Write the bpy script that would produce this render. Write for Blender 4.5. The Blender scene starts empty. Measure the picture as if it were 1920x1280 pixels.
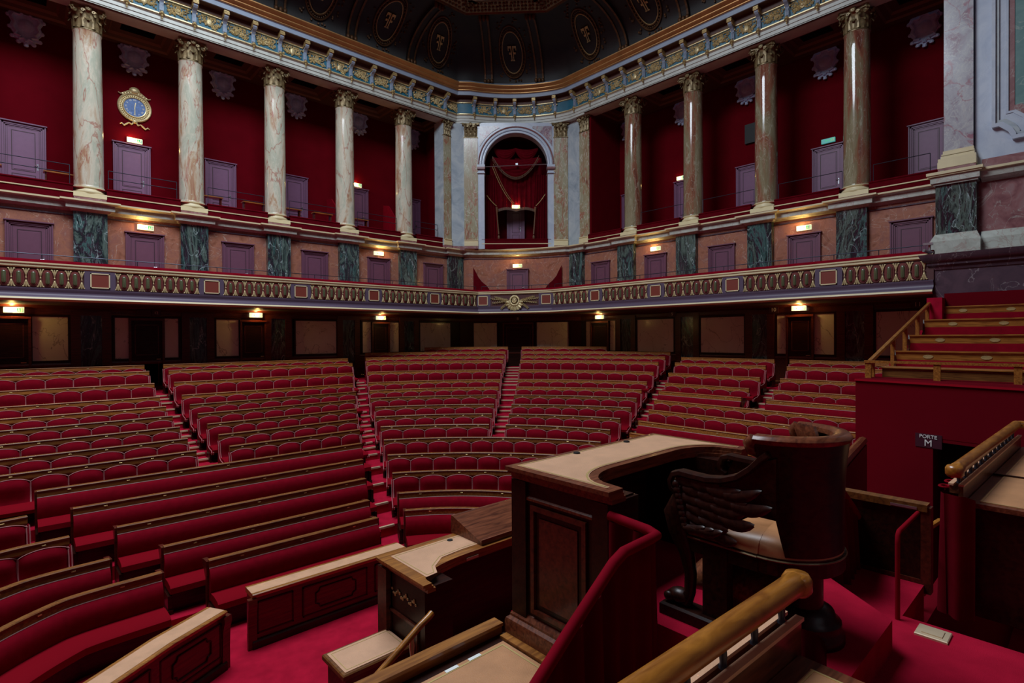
import bpy, bmesh, math, random
from math import sin, cos, pi, radians as R
from mathutils import Vector, Matrix
random.seed(7)
S = bpy.context.scene
COL = S.collection

# ------------------------------------------------------------------ camera
# the origin is the camera; wall behind the clock runs along +X at Y = 22, the right wall along Y at X = 20
TH, PIT, ROLL, F = 0.73961, 0.00788, 0.00603, 1009.46
cam = bpy.data.cameras.new('camera'); cam.lens = F * 36 / 1920; cam.sensor_width = 36; cam.clip_start = 0.05; cam.clip_end = 200
co = bpy.data.objects.new('camera', cam); COL.objects.link(co); S.camera = co
r0 = Vector((cos(TH), -sin(TH), 0)); f0 = Vector((cos(PIT) * sin(TH), cos(PIT) * cos(TH), -sin(PIT))); u0 = r0.cross(f0)
ra = cos(ROLL) * r0 - sin(ROLL) * u0; ua = sin(ROLL) * r0 + cos(ROLL) * u0
co.matrix_world = Matrix((ra, ua, -f0)).transposed().to_4x4()

# ------------------------------------------------------------------ light
w = bpy.data.worlds.new('world'); S.world = w; w.use_nodes = True
w.node_tree.nodes['Background'].inputs[0].default_value = (0.5, 0.65, 1, 1)
w.node_tree.nodes['Background'].inputs[1].default_value = 0.05
S.view_settings.view_transform = 'Standard'; S.view_settings.look = 'None'
S.view_settings.gamma = 1; S.view_settings.use_curve_mapping = False
S.view_settings.exposure = 0.0
sky = bpy.data.lights.new('skylight', 'AREA'); sky.shape = 'RECTANGLE'; sky.size = 12; sky.size_y = 8
sky.energy = 4400; sky.color = (0.80, 0.90, 1.0)
so = bpy.data.objects.new('skylight', sky); COL.objects.link(so); so.location = (1.5, 10.5, 17.2)

# ------------------------------------------------------------------ materials
MT = {}
def nt(name):
    m = bpy.data.materials.new(name); m.use_nodes = True
    return m, m.node_tree, m.node_tree.nodes['Principled BSDF']
def flat(name, col, rough=0.5, metal=0.0, spec=0.5, sheen=0, coat=0, emit=None, es=0, var=0.0, vs=6, bump=0, bs=60, stretch=None):
    m, t, b = nt(name)
    b.inputs['Base Color'].default_value = (*col, 1); b.inputs['Roughness'].default_value = rough
    b.inputs['Metallic'].default_value = metal; b.inputs['Specular IOR Level'].default_value = spec
    b.inputs['Coat Weight'].default_value = coat; b.inputs['Coat Roughness'].default_value = 0.12
    if sheen:
        b.inputs['Sheen Weight'].default_value = sheen; b.inputs['Sheen Tint'].default_value = (min(1, col[0] * 2.2), col[1], col[2] * 1.5, 1); b.inputs['Sheen Roughness'].default_value = 0.35
    if emit: b.inputs['Emission Color'].default_value = (*emit, 1); b.inputs['Emission Strength'].default_value = es
    if var or bump:
        tc = t.nodes.new('ShaderNodeTexCoord'); mp = t.nodes.new('ShaderNodeMapping')
        t.links.new(tc.outputs['Object'], mp.inputs[0])
        if stretch: mp.inputs['Scale'].default_value = stretch
    if var:
        n = t.nodes.new('ShaderNodeTexNoise'); n.inputs['Scale'].default_value = vs; n.inputs['Detail'].default_value = 5
        t.links.new(mp.outputs[0], n.inputs['Vector'])
        rp = t.nodes.new('ShaderNodeValToRGB'); rp.color_ramp.elements[0].position = 0.3; rp.color_ramp.elements[1].position = 0.72
        rp.color_ramp.elements[0].color = (*[c * (1 - var) for c in col], 1); rp.color_ramp.elements[1].color = (*[min(1, c * (1 + var)) for c in col], 1)
        t.links.new(n.outputs['Fac'], rp.inputs[0]); t.links.new(rp.outputs[0], b.inputs['Base Color'])
    if bump:
        n2 = t.nodes.new('ShaderNodeTexNoise'); n2.inputs['Scale'].default_value = bs; n2.inputs['Detail'].default_value = 3
        t.links.new(mp.outputs[0], n2.inputs['Vector'])
        bp = t.nodes.new('ShaderNodeBump'); bp.inputs['Strength'].default_value = bump; bp.inputs['Distance'].default_value = 0.02
        t.links.new(n2.outputs['Fac'], bp.inputs['Height']); t.links.new(bp.outputs[0], b.inputs['Normal'])
    MT[name] = m; return m
def wood(name, c1, c2, rough=0.3, coat=0.4, sc=(1, 12, 12), vs=3.0):
    m, t, b = nt(name)
    tc = t.nodes.new('ShaderNodeTexCoord'); mp = t.nodes.new('ShaderNodeMapping'); mp.inputs['Scale'].default_value = sc
    n = t.nodes.new('ShaderNodeTexNoise'); n.inputs['Scale'].default_value = vs; n.inputs['Detail'].default_value = 7; n.inputs['Distortion'].default_value = 0.6
    rp = t.nodes.new('ShaderNodeValToRGB'); rp.color_ramp.elements[0].position = 0.32; rp.color_ramp.elements[1].position = 0.7
    rp.color_ramp.elements[0].color = (*c1, 1); rp.color_ramp.elements[1].color = (*c2, 1)
    t.links.new(tc.outputs['Object'], mp.inputs[0]); t.links.new(mp.outputs[0], n.inputs['Vector']); t.links.new(n.outputs['Fac'], rp.inputs[0]); t.links.new(rp.outputs[0], b.inputs['Base Color'])
    b.inputs['Roughness'].default_value = rough; b.inputs['Coat Weight'].default_value = coat; b.inputs['Coat Roughness'].default_value = 0.15
    MT[name] = m; return m
def marble(name, cols, vein, sc=1.2, vsc=1.5, vw=0.03, dist=1.5, rough=0.2, stretch=(1, 1, 1), rot=(0, 0, 0), vein2=None):
    m, t, b = nt(name)
    tc = t.nodes.new('ShaderNodeTexCoord'); mp = t.nodes.new('ShaderNodeMapping'); mp.inputs['Scale'].default_value = stretch; mp.inputs['Rotation'].default_value = rot
    oi = t.nodes.new('ShaderNodeObjectInfo'); ad = t.nodes.new('ShaderNodeVectorMath'); ad.operation = 'ADD'
    ml = t.nodes.new('ShaderNodeMath'); ml.operation = 'MULTIPLY'; ml.inputs[1].default_value = 37.0
    t.links.new(oi.outputs['Random'], ml.inputs[0])
    t.links.new(tc.outputs['Object'], ad.inputs[0]); t.links.new(ml.outputs[0], ad.inputs[1]); t.links.new(ad.outputs[0], mp.inputs[0])
    n = t.nodes.new('ShaderNodeTexNoise'); n.inputs['Scale'].default_value = sc; n.inputs['Detail'].default_value = 8; n.inputs['Distortion'].default_value = dist
    n.inputs['Roughness'].default_value = 0.62
    t.links.new(mp.outputs[0], n.inputs['Vector'])
    rp = t.nodes.new('ShaderNodeValToRGB'); els = rp.color_ramp.elements
    while len(els) < len(cols): els.new(0.5)
    for i, (p, c) in enumerate(cols): els[i].position = p; els[i].color = (*c, 1)
    t.links.new(n.outputs['Fac'], rp.inputs[0]); last = rp.outputs[0]
    for k, (vc, s2, ww) in enumerate([(vein, vsc, vw)] + ([(vein2, vsc * 2.3, vw * 0.8)] if vein2 else [])):
        v = t.nodes.new('ShaderNodeTexNoise'); v.inputs['Scale'].default_value = s2; v.inputs['Detail'].default_value = 6; v.inputs['Distortion'].default_value = 1.2 + k
        t.links.new(mp.outputs[0], v.inputs['Vector'])
        s = t.nodes.new('ShaderNodeMath'); s.operation = 'SUBTRACT'; s.inputs[1].default_value = 0.5; t.links.new(v.outputs['Fac'], s.inputs[0])
        a = t.nodes.new('ShaderNodeMath'); a.operation = 'ABSOLUTE'; t.links.new(s.outputs[0], a.inputs[0])
        q = t.nodes.new('ShaderNodeMapRange'); q.inputs['From Min'].default_value = 0; q.inputs['From Max'].default_value = ww; q.inputs['To Min'].default_value = 0.8; q.inputs['To Max'].default_value = 0
        t.links.new(a.outputs[0], q.inputs[0])
        mx = t.nodes.new('ShaderNodeMix'); mx.data_type = 'RGBA'; mx.inputs[7].default_value = (*vc, 1)
        t.links.new(q.outputs[0], mx.inputs[0]); t.links.new(last, mx.inputs[6]); last = mx.outputs[2]
    t.links.new(last, b.inputs['Base Color']); b.inputs['Roughness'].default_value = rough
    b.inputs['Coat Weight'].default_value = 0.3; b.inputs['Coat Roughness'].default_value = 0.1
    MT[name] = m; return m

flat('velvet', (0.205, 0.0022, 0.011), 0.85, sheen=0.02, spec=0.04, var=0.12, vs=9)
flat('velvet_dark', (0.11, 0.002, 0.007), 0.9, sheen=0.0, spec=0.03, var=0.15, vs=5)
flat('velvet_seat', (0.21, 0.0025, 0.009), 0.85, sheen=0.02, spec=0.04)
flat('carpet', (0.40, 0.008, 0.030), 0.95, spec=0.03, var=0.16, vs=5, bump=0.3, bs=200)
flat('wall_red', (0.115, 0.0013, 0.0055), 0.9, spec=0.04, var=0.10, vs=1.5)
flat('stand_red', (0.13, 0.0025, 0.008), 0.9, spec=0.03, var=0.06, vs=1.0)
flat('piping', (0.50, 0.20, 0.20), 0.7)
flat('nailing', (0.40, 0.22, 0.20), 0.6)
wood('mahogany', (0.012, 0.003, 0.002), (0.038, 0.008, 0.004), 0.36, 0.08)
wood('mahogany_red', (0.05, 0.010, 0.005), (0.13, 0.022, 0.010), 0.35, 0.3)
wood('carved_wood', (0.020, 0.006, 0.004), (0.06, 0.018, 0.010), 0.36, 0.15)
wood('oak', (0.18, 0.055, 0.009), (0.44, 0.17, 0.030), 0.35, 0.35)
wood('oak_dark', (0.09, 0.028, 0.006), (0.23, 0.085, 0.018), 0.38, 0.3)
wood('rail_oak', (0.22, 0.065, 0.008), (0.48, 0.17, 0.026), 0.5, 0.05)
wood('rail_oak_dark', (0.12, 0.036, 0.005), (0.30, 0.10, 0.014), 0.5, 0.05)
wood('walnut', (0.08, 0.020, 0.009), (0.24, 0.070, 0.030), 0.33, 0.2, sc=(1.5, 14, 14))
wood('rail_wood', (0.22, 0.066, 0.007), (0.50, 0.19, 0.026), 0.3, 0.3, sc=(2, 10, 10))
flat('leather', (0.66, 0.37, 0.22), 0.42, var=0.10, vs=7, bump=0.15, bs=120)
flat('leather_tan', (0.52, 0.245, 0.11), 0.42, var=0.12, vs=7, bump=0.15, bs=120)
flat('leather_seat', (0.55, 0.24, 0.10), 0.35, var=0.18, vs=9)
flat('gold_line', (0.85, 0.62, 0.25), 0.35, metal=0.6)
flat('gilt', (0.50, 0.36, 0.15), 0.4, metal=0.35, var=0.35, vs=14)
flat('gilt_bright', (0.66, 0.53, 0.28), 0.35, metal=0.3, var=0.2, vs=20)
flat('gilt_dark', (0.24, 0.17, 0.08), 0.42, metal=0.35, var=0.4, vs=10)
flat('gilt_cornice', (0.48, 0.25, 0.09), 0.4, metal=0.55, var=0.15, vs=2)
flat('cream', (0.78, 0.66, 0.40), 0.4, var=0.06, vs=3)
flat('cream_pale', (0.55, 0.56, 0.50), 0.45, var=0.10, vs=3)
flat('soffit_brown', (0.085, 0.030, 0.017), 0.6)
flat('soffit_trim', (0.16, 0.07, 0.035), 0.5)
flat('black', (0.004, 0.003, 0.003), 0.6)
flat('brass', (0.72, 0.55, 0.36), 0.35, metal=0.3)
flat('steel_dark', (0.045, 0.05, 0.07), 0.4, metal=0.6)
flat('steel', (0.55, 0.58, 0.62), 0.3, metal=0.9)
flat('door_purple', (0.175, 0.065, 0.11), 0.45, var=0.05)
flat('door_purple_light', (0.22, 0.10, 0.19), 0.45, var=0.05)
flat('door_recess_shade', (0.06, 0.02, 0.035), 0.5)  # dark tone painting the shade of the door recess lines
flat('fascia_purple', (0.11, 0.075, 0.12), 0.45)
flat('fascia_brown', (0.10, 0.035, 0.035), 0.5)
flat('oval_red', (0.17, 0.035, 0.03), 0.45)
flat('panel_red', (0.22, 0.04, 0.025), 0.5)
flat('boss_green', (0.10, 0.11, 0.055), 0.18, coat=0.5)
flat('frieze_blue', (0.015, 0.12, 0.19), 0.5, var=0.2, vs=4)
flat('blue_grey', (0.30, 0.36, 0.46), 0.5, var=0.1, vs=2)
flat('cartouche', (0.50, 0.62, 0.85), 0.5, var=0.15, vs=8)
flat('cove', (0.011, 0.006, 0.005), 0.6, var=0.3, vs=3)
flat('cove_gilt', (0.11, 0.045, 0.015), 0.5, metal=0.4, var=0.4, vs=8)
flat('clock_blue', (0.05, 0.13, 0.36), 0.4, var=0.35, vs=16)
flat('white', (0.85, 0.85, 0.80), 0.4)
flat('sign_green', (0.0, 0.25, 0.10), 0.4, emit=(0.05, 0.6, 0.25), es=0.6)
flat('sign_glow', (1, 0.9, 0.6), 0.4, emit=(1.0, 0.76, 0.30), es=12)
flat('sign_case', (0.75, 0.78, 0.6), 0.4, emit=(0.9, 1.0, 0.6), es=0.7)
flat('sign_cyan', (0.1, 0.45, 0.42), 0.4, emit=(0.1, 0.6, 0.55), es=0.25)
flat('plaque', (0.055, 0.012, 0.022), 0.4)
flat('plaque_text', (0.8, 0.78, 0.74), 0.5)
marble('marble_column', [(0.28, (0.34, 0.12, 0.07)), (0.38, (0.52, 0.33, 0.20)), (0.48, (0.70, 0.64, 0.50)), (0.60, (0.50, 0.52, 0.40)), (0.75, (0.74, 0.70, 0.58))], (0.42, 0.14, 0.10), sc=0.9, vsc=0.6, vw=0.018, dist=0.9, rough=0.16, stretch=(2.4, 2.4, 0.55), rot=(0.0, 0.62, 0), vein2=(0.72, 0.68, 0.56))
marble('marble_column_rust', [(0.30, (0.16, 0.045, 0.03)), (0.42, (0.30, 0.12, 0.07)), (0.52, (0.26, 0.21, 0.12)), (0.64, (0.34, 0.30, 0.19)), (0.78, (0.40, 0.20, 0.13))], (0.50, 0.46, 0.34), sc=0.8, vsc=0.7, vw=0.010, dist=0.9, rough=0.10, stretch=(2.4, 2.4, 0.5), rot=(0.0, 0.62, 0), vein2=(0.55, 0.50, 0.38))
marble('marble_pilaster', [(0.30, (0.24, 0.08, 0.06)), (0.45, (0.38, 0.28, 0.16)), (0.6, (0.40, 0.38, 0.25)), (0.8, (0.52, 0.45, 0.36))], (0.42, 0.12, 0.08), sc=1.0, vsc=0.8, vw=0.03, rough=0.25, stretch=(1.4, 1.4, 0.6), rot=(0.3, 0.5, 0), vein2=(0.7, 0.66, 0.55))
marble('marble_violet', [(0.3, (0.26, 0.10, 0.15)), (0.45, (0.40, 0.37, 0.42)), (0.6, (0.50, 0.50, 0.52)), (0.8, (0.45, 0.36, 0.40))], (0.38, 0.12, 0.16), sc=1.6, vsc=1.1, vw=0.03, rough=0.25, vein2=(0.62, 0.62, 0.58))
marble('marble_green', [(0.36, (0.008, 0.016, 0.018)), (0.43, (0.07, 0.15, 0.14)), (0.47, (0.045, 0.022, 0.038)), (0.51, (0.012, 0.022, 0.024)), (0.56, (0.12, 0.17, 0.145)), (0.61, (0.03, 0.02, 0.025)), (0.68, (0.05, 0.12, 0.11))], (0.50, 0.62, 0.62), sc=0.5, vsc=0.6, vw=0.007, dist=1.6, rough=0.15, stretch=(2.6, 2.6, 0.7), rot=(0, 0.5, 0.2), vein2=(0.30, 0.42, 0.42))
marble('marble_pink', [(0.3, (0.26, 0.09, 0.05)), (0.45, (0.42, 0.17, 0.105)), (0.6, (0.33, 0.13, 0.095)), (0.75, (0.46, 0.30, 0.24))], (0.60, 0.44, 0.36), sc=2.6, vsc=1.2, vw=0.007, dist=0.8, rough=0.3, vein2=(0.16, 0.07, 0.09))
marble('marble_rose', [(0.3, (0.20, 0.07, 0.08)), (0.5, (0.32, 0.14, 0.14)), (0.7, (0.36, 0.22, 0.22))], (0.45, 0.40, 0.36), sc=2.0, vsc=1.5, vw=0.01, rough=0.3)
marble('marble_pale', [(0.3, (0.30, 0.36, 0.42)), (0.5, (0.46, 0.52, 0.56)), (0.7, (0.58, 0.62, 0.62))], (0.40, 0.46, 0.52), sc=1.2, vsc=1.2, vw=0.02, rough=0.35)
marble('marble_white', [(0.3, (0.46, 0.53, 0.66)), (0.6, (0.60, 0.66, 0.76))], (0.50, 0.56, 0.66), sc=1.2, vsc=1.5, vw=0.01, rough=0.35)
marble('marble_ledge', [(0.3, (0.42, 0.42, 0.36)), (0.6, (0.60, 0.62, 0.55)), (0.8, (0.52, 0.56, 0.52))], (0.44, 0.32, 0.28), sc=2, vsc=1.5, vw=0.02, rough=0.3)
marble('marble_cream', [(0.3, (0.80, 0.73, 0.60)), (0.6, (0.90, 0.84, 0.72))], (0.28, 0.20, 0.15), sc=0.8, vsc=0.9, vw=0.008, rough=0.35, stretch=(1, 1, 0.7))
marble('marble_dark', [(0.3, (0.05, 0.035, 0.05)), (0.6, (0.10, 0.06, 0.08))], (0.30, 0.26, 0.27), sc=1.5, vsc=1.1, vw=0.006, rough=0.3)
marble('marble_sea', [(0.3, (0.10, 0.22, 0.22)), (0.5, (0.14, 0.28, 0.27)), (0.7, (0.20, 0.35, 0.32))], (0.35, 0.45, 0.40), sc=1.2, vsc=0.9, vw=0.012, rough=0.3)

for _n, _s in (('mahogany', .22), ('mahogany_red', .3), ('carved_wood', .35), ('walnut', .3)): MT[_n].node_tree.nodes['Principled BSDF'].inputs['Specular IOR Level'].default_value = _s

# ------------------------------------------------------------------ mesh helper
class G:
    def __init__(s): s.v = []; s.f = []; s.m = []; s.cm = 0
    def add(s, vs, fs):
        o = len(s.v); s.v += [tuple(p) for p in vs]; s.f += [tuple(i + o for i in f) for f in fs]; s.m += [s.cm] * len(fs)
        return s
    def mat(s, i): s.cm = i; return s
    def box(s, x0, x1, y0, y1, z0, z1):
        return s.add([(x0, y0, z0), (x1, y0, z0), (x1, y1, z0), (x0, y1, z0), (x0, y0, z1), (x1, y0, z1), (x1, y1, z1), (x0, y1, z1)],
                     [(0, 3, 2, 1), (4, 5, 6, 7), (0, 1, 5, 4), (1, 2, 6, 5), (2, 3, 7, 6), (3, 0, 4, 7)])
    def bev(s, x0, x1, y0, y1, z0, z1, b=0.01):
        # box with chamfered vertical-front edges and a chamfered top
        vs = []
        for z, d in ((z0, 0), (z1 - b, 0), (z1, b)):
            vs += [(x0 + d, y0 + d, z), (x1 - d, y0 + d, z), (x1 - d, y1 - d, z), (x0 + d, y1 - d, z)]
        fs = [(0, 3, 2, 1), (8, 9, 10, 11)]
        for k in (0, 4):
            for i in range(4): j = (i + 1) % 4; fs.append((k + i, k + j, k + j + 4, k + i + 4))
        return s.add(vs, fs)
    def prism(s, poly, z0, z1, cap=True):
        n = len(poly); vs = [(x, y, z0) for x, y in poly] + [(x, y, z1) for x, y in poly]
        fs = [(i, (i + 1) % n, n + (i + 1) % n, n + i) for i in range(n)]
        if cap: fs += [tuple(range(n - 1, -1, -1)), tuple(range(n, 2 * n))]
        return s.add(vs, fs)
    def xprism(s, poly, x0, x1):   # poly in (y, z)
        n = len(poly); vs = [(x0, y, z) for y, z in poly] + [(x1, y, z) for y, z in poly]
        return s.add(vs, [(i, (i + 1) % n, n + (i + 1) % n, n + i) for i in range(n)] + [tuple(range(n - 1, -1, -1)), tuple(range(n, 2 * n))])
    def yprism(s, poly, y0, y1):   # poly in (x, z)
        n = len(poly); vs = [(x, y0, z) for x, z in poly] + [(x, y1, z) for x, z in poly]
        return s.add(vs, [(i, (i + 1) % n, n + (i + 1) % n, n + i) for i in range(n)] + [tuple(range(n - 1, -1, -1)), tuple(range(n, 2 * n))])
    def lathe(s, prof, n=24, c=(0, 0), a0=0, a1=2 * pi, cap=False):
        full = abs(a1 - a0 - 2 * pi) < 1e-6; k = n if full else n + 1; vs = []
        for r, z in prof:
            for i in range(k): a = a0 + (a1 - a0) * i / n; vs.append((c[0] + r * cos(a), c[1] + r * sin(a), z))
        fs = []
        for j in range(len(prof) - 1):
            for i in range(n):
                i2 = (i + 1) % k; fs.append((j * k + i, j * k + i2, (j + 1) * k + i2, (j + 1) * k + i))
        if cap and full: fs += [tuple(range(k - 1, -1, -1)), tuple((len(prof) - 1) * k + i for i in range(k))]
        return s.add(vs, fs)
    def tube(s, pts, r, n=8, taper=None):
        pts = [Vector(p) for p in pts]; vs = []; m = len(pts); up = None
        for i, p in enumerate(pts):
            d = (pts[min(i + 1, m - 1)] - pts[max(i - 1, 0)])
            if d.length < 1e-9: d = Vector((0, 0, 1))
            d.normalize()
            if up is None:
                up = Vector((0, 0, 1)) if abs(d.z) < 0.9 else Vector((1, 0, 0))
            a = d.cross(up).normalized(); b = a.cross(d).normalized(); up = b
            rr = r if taper is None else r * taper[i]
            for k in range(n): t = 2 * pi * k / n; vs.append(p + a * (rr * cos(t)) + b * (rr * sin(t)))
        fs = []
        for i in range(m - 1):
            for k in range(n): k2 = (k + 1) % n; fs.append((i * n + k, i * n + k2, (i + 1) * n + k2, (i + 1) * n + k))
        fs += [tuple(range(n - 1, -1, -1)), tuple((m - 1) * n + k for k in range(n))]
        return s.add(vs, fs)
    def ball(s, c, r, n=10, m=6):
        rx, ry, rz = r if hasattr(r, '__len__') else (r, r, r); vs = [(c[0], c[1], c[2] - rz)]
        for j in range(1, m):
            a = -pi / 2 + pi * j / m
            for i in range(n): t = 2 * pi * i / n; vs.append((c[0] + rx * cos(a) * cos(t), c[1] + ry * cos(a) * sin(t), c[2] + rz * sin(a)))
        vs.append((c[0], c[1], c[2] + rz)); fs = [(0, 1 + (i + 1) % n, 1 + i) for i in range(n)]
        for j in range(m - 2):
            for i in range(n): i2 = (i + 1) % n; fs.append((1 + j * n + i, 1 + j * n + i2, 1 + (j + 1) * n + i2, 1 + (j + 1) * n + i))
        l = len(vs) - 1; fs += [(l, 1 + (m - 2) * n + i, 1 + (m - 2) * n + (i + 1) % n) for i in range(n)]
        return s.add(vs, fs)
    def sweep(s, path, prof, closed=False, caps=False):
        # prof: (offset to the right of travel, z)
        n = len(path); nr = []
        for i in range(n - 1):
            dx, dy = path[i + 1][0] - path[i][0], path[i + 1][1] - path[i][1]; l = math.hypot(dx, dy) or 1; nr.append((dy / l, -dx / l))
        vs = []
        for i in range(n):
            a = nr[max(i - 1, 0)]; b = nr[min(i, n - 2)]
            mx, my = a[0] + b[0], a[1] + b[1]; l2 = (mx * mx + my * my) or 1; k = 2 / l2; mx *= k; my *= k
            for o, z in prof: vs.append((path[i][0] + mx * o, path[i][1] + my * o, z))
        p = len(prof); fs = []
        for i in range(n - 1):
            for j in range(p if closed else p - 1):
                j2 = (j + 1) % p; fs.append((i * p + j, (i + 1) * p + j, (i + 1) * p + j2, i * p + j2))
        if caps and closed: fs += [tuple(range(p)), tuple((n - 1) * p + p - 1 - j for j in range(p))]
        return s.add(vs, fs)
    def xf(s, M):
        s.v = [tuple(M @ Vector(p)) for p in s.v]; return s
    def join(s, g, M=None):
        o = len(s.v); s.v += [tuple(M @ Vector(p)) if M else p for p in g.v]; s.f += [tuple(i + o for i in f) for f in g.f]; s.m += g.m; return s

def mesh(name, g, mats, smooth=False):
    me = bpy.data.meshes.new(name); me.from_pydata(g.v, [], g.f)
    for mn in (mats if isinstance(mats, (list, tuple)) else [mats]): me.materials.append(MT[mn])
    me.polygons.foreach_set('material_index', g.m)
    bm = bmesh.new(); bm.from_mesh(me); bmesh.ops.recalc_face_normals(bm, faces=bm.faces); bm.to_mesh(me); bm.free()
    if smooth:
        me.polygons.foreach_set('use_smooth', [True] * len(me.polygons))
        try: me.set_sharp_from_angle(angle=R(smooth if smooth is not True else 40))
        except Exception: pass
    return me
def obj(name, g, mats, parent=None, smooth=False, loc=None, rz=0, me=None):
    o = bpy.data.objects.new(name, me or mesh(name, g, mats, smooth)); COL.objects.link(o)
    if parent: o.parent = parent
    if loc is not None: o.location = loc
    if rz: o.rotation_euler = (0, 0, rz)
    return o
def tag(o, label, cat, group=None, kind=None):
    if label: o['label'] = label
    if cat: o['category'] = cat
    if group: o['group'] = group
    if kind: o['kind'] = kind
    return o
def thing(name, loc, rz=0, label=None, cat=None, group=None, kind=None):
    o = bpy.data.objects.new(name, None); COL.objects.link(o); o.location = loc; o.rotation_euler = (0, 0, rz); o.empty_display_size = 0.1
    return tag(o, label, cat, group, kind)
def struct(name, g, mats, smooth=False, label=None, cat=None):
    o = obj(name, g, mats, None, smooth); o['kind'] = 'structure'
    if label: o['label'] = label
    if cat: o['category'] = cat
    return o
def arc(p, q, bulge, n=14):
    # bulge > 0 pushes the arc to the left of travel (away from the hall)
    (x0, y0), (x1, y1) = p, q; dx, dy = x1 - x0, y1 - y0; c = math.hypot(dx, dy)
    if abs(bulge) < 1e-6: return [p, q]
    r = (c * c / 4 + bulge * bulge) / (2 * bulge); nx, ny = -dy / c, dx / c; mx, my = (x0 + x1) / 2, (y0 + y1) / 2
    ox, oy = mx + nx * (bulge - r), my + ny * (bulge - r)
    a0 = math.atan2(y0 - oy, x0 - ox); a1 = math.atan2(y1 - oy, x1 - ox)
    while a1 > a0: a1 -= 2 * pi
    if bulge < 0:
        a0 = math.atan2(y0 - oy, x0 - ox); a1 = math.atan2(y1 - oy, x1 - ox)
        while a1 < a0: a1 += 2 * pi
    return [(ox + abs(r) * cos(a0 + (a1 - a0) * i / n), oy + abs(r) * sin(a0 + (a1 - a0) * i / n)) for i in range(n + 1)]
XW = -7.5      # how far left the clock wall is built
YE = 3.15      # where the right gallery ends at the marble pier
ORD = ['first', 'second', 'third', 'fourth', 'fifth', 'sixth', 'seventh', 'eighth', 'ninth', 'tenth', 'eleventh', 'twelfth', 'thirteenth', 'fourteenth', 'fifteenth', 'sixteenth', 'seventeenth', 'eighteenth', 'nineteenth', 'twentieth']
AX = 3.19      # axis of symmetry, through the clock
SP = 2.97      # column spacing
COLA = [1.71 + SP * i for i in range(-3, 5)]     # column X on the clock wall
COLB = [14.45 - SP * i for i in range(0, 4)]     # column Y on the right wall
exec_parts = []

# ------------------------------------------------------------------ hall shell
A_, B_ = 0.0, -pi / 2          # frames: local +x to the right, local +y into the wall
PL = [(XW, 22.3), (16.82, 22.3), (16.86, 22.1)] + arc((16.93, 21.8), (19.98, 17.9), 0.42) + [(20.2, 17.72), (20.3, 17.6), (20.3, YE)]
PU = [(XW, 22.15), (15.6, 22.15)]
PUB = [(20.4, 16.8), (20.4, YE)]
PG = [(XW, 22.6), (16.9, 22.6), (20.4, 17.3), (20.4, YE)]
PB = [(XW, 20.1), (16.15, 20.1)] + arc((16.15, 20.1), (18.0, 17.0), 0.14)[1:-1] + [(18.0, 17.0), (18.0, YE - 0.12)]
PE = [(XW, 21.9), (16.3, 21.9), (16.42, 21.72)] + arc((16.75, 21.45), (20.05, 18.3), 0.42) + [(20.15, 17.95), (20.2, 17.8), (20.2, -1.2)]

g = G().sweep(PL, [(0, 1.15), (0, 4.2)])
struct('wall_back', g, 'marble_pink')
g = G().sweep(PG, [(0, -1.75), (0, 1.12)]); struct('wall_rear', g, 'mahogany')
g = G().sweep(PG, [(0.0, -0.74), (0.05, -0.74), (0.06, -0.80), (0.04, -0.86), (0.04, -1.62), (0.08, -1.66), (0.08, -1.8)]); struct('baseboard_rear', g, 'mahogany_red')
g = G().sweep(PG, [(0.0, 0.80), (0.03, 0.80), (0.05, 0.86), (0.05, 0.98), (0.16, 1.06), (0.2, 1.12)]); struct('trim_1', g, 'mahogany_red')
# gallery slabs
g = G()
g.sweep(PB, [(0.0, 1.12), (-0.5, 1.10), (-2.6, 1.10)]); struct('ceiling', g, 'soffit_brown')
g = G().sweep(PB, [(-0.05, 1.55), (-2.4, 1.55)]); struct('floor_gallery', g, 'carpet')
g = G(); g.add([(XW, 22.1, 4.9), (15.9, 22.1, 4.9), (15.9, 24.3, 4.9), (XW, 24.3, 4.9)], [(0, 1, 2, 3)])
g.add([(20.4, 16.7, 4.9), (20.4, YE, 4.9), (22.9, YE, 4.9), (22.9, 16.7, 4.9)], [(0, 1, 2, 3)]); struct('floor_upper', g, 'carpet')
g = G().box(XW, 16.2, 24.2, 24.4, 4.9, 11.0).box(16.0, 16.3, 22.4, 24.3, 4.9, 11.0); struct('wall_upper_back', g, 'wall_red')
g = G().box(22.8, 23.0, YE - 0.2, 16.9, 4.9, 11.0).box(20.5, 22.9, 16.7, 16.9, 4.9, 11.0).box(20.6, 22.9, YE - 0.1, YE - 0.3, 4.9, 11.0); struct('wall_upper_right', g, 'wall_red')

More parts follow.
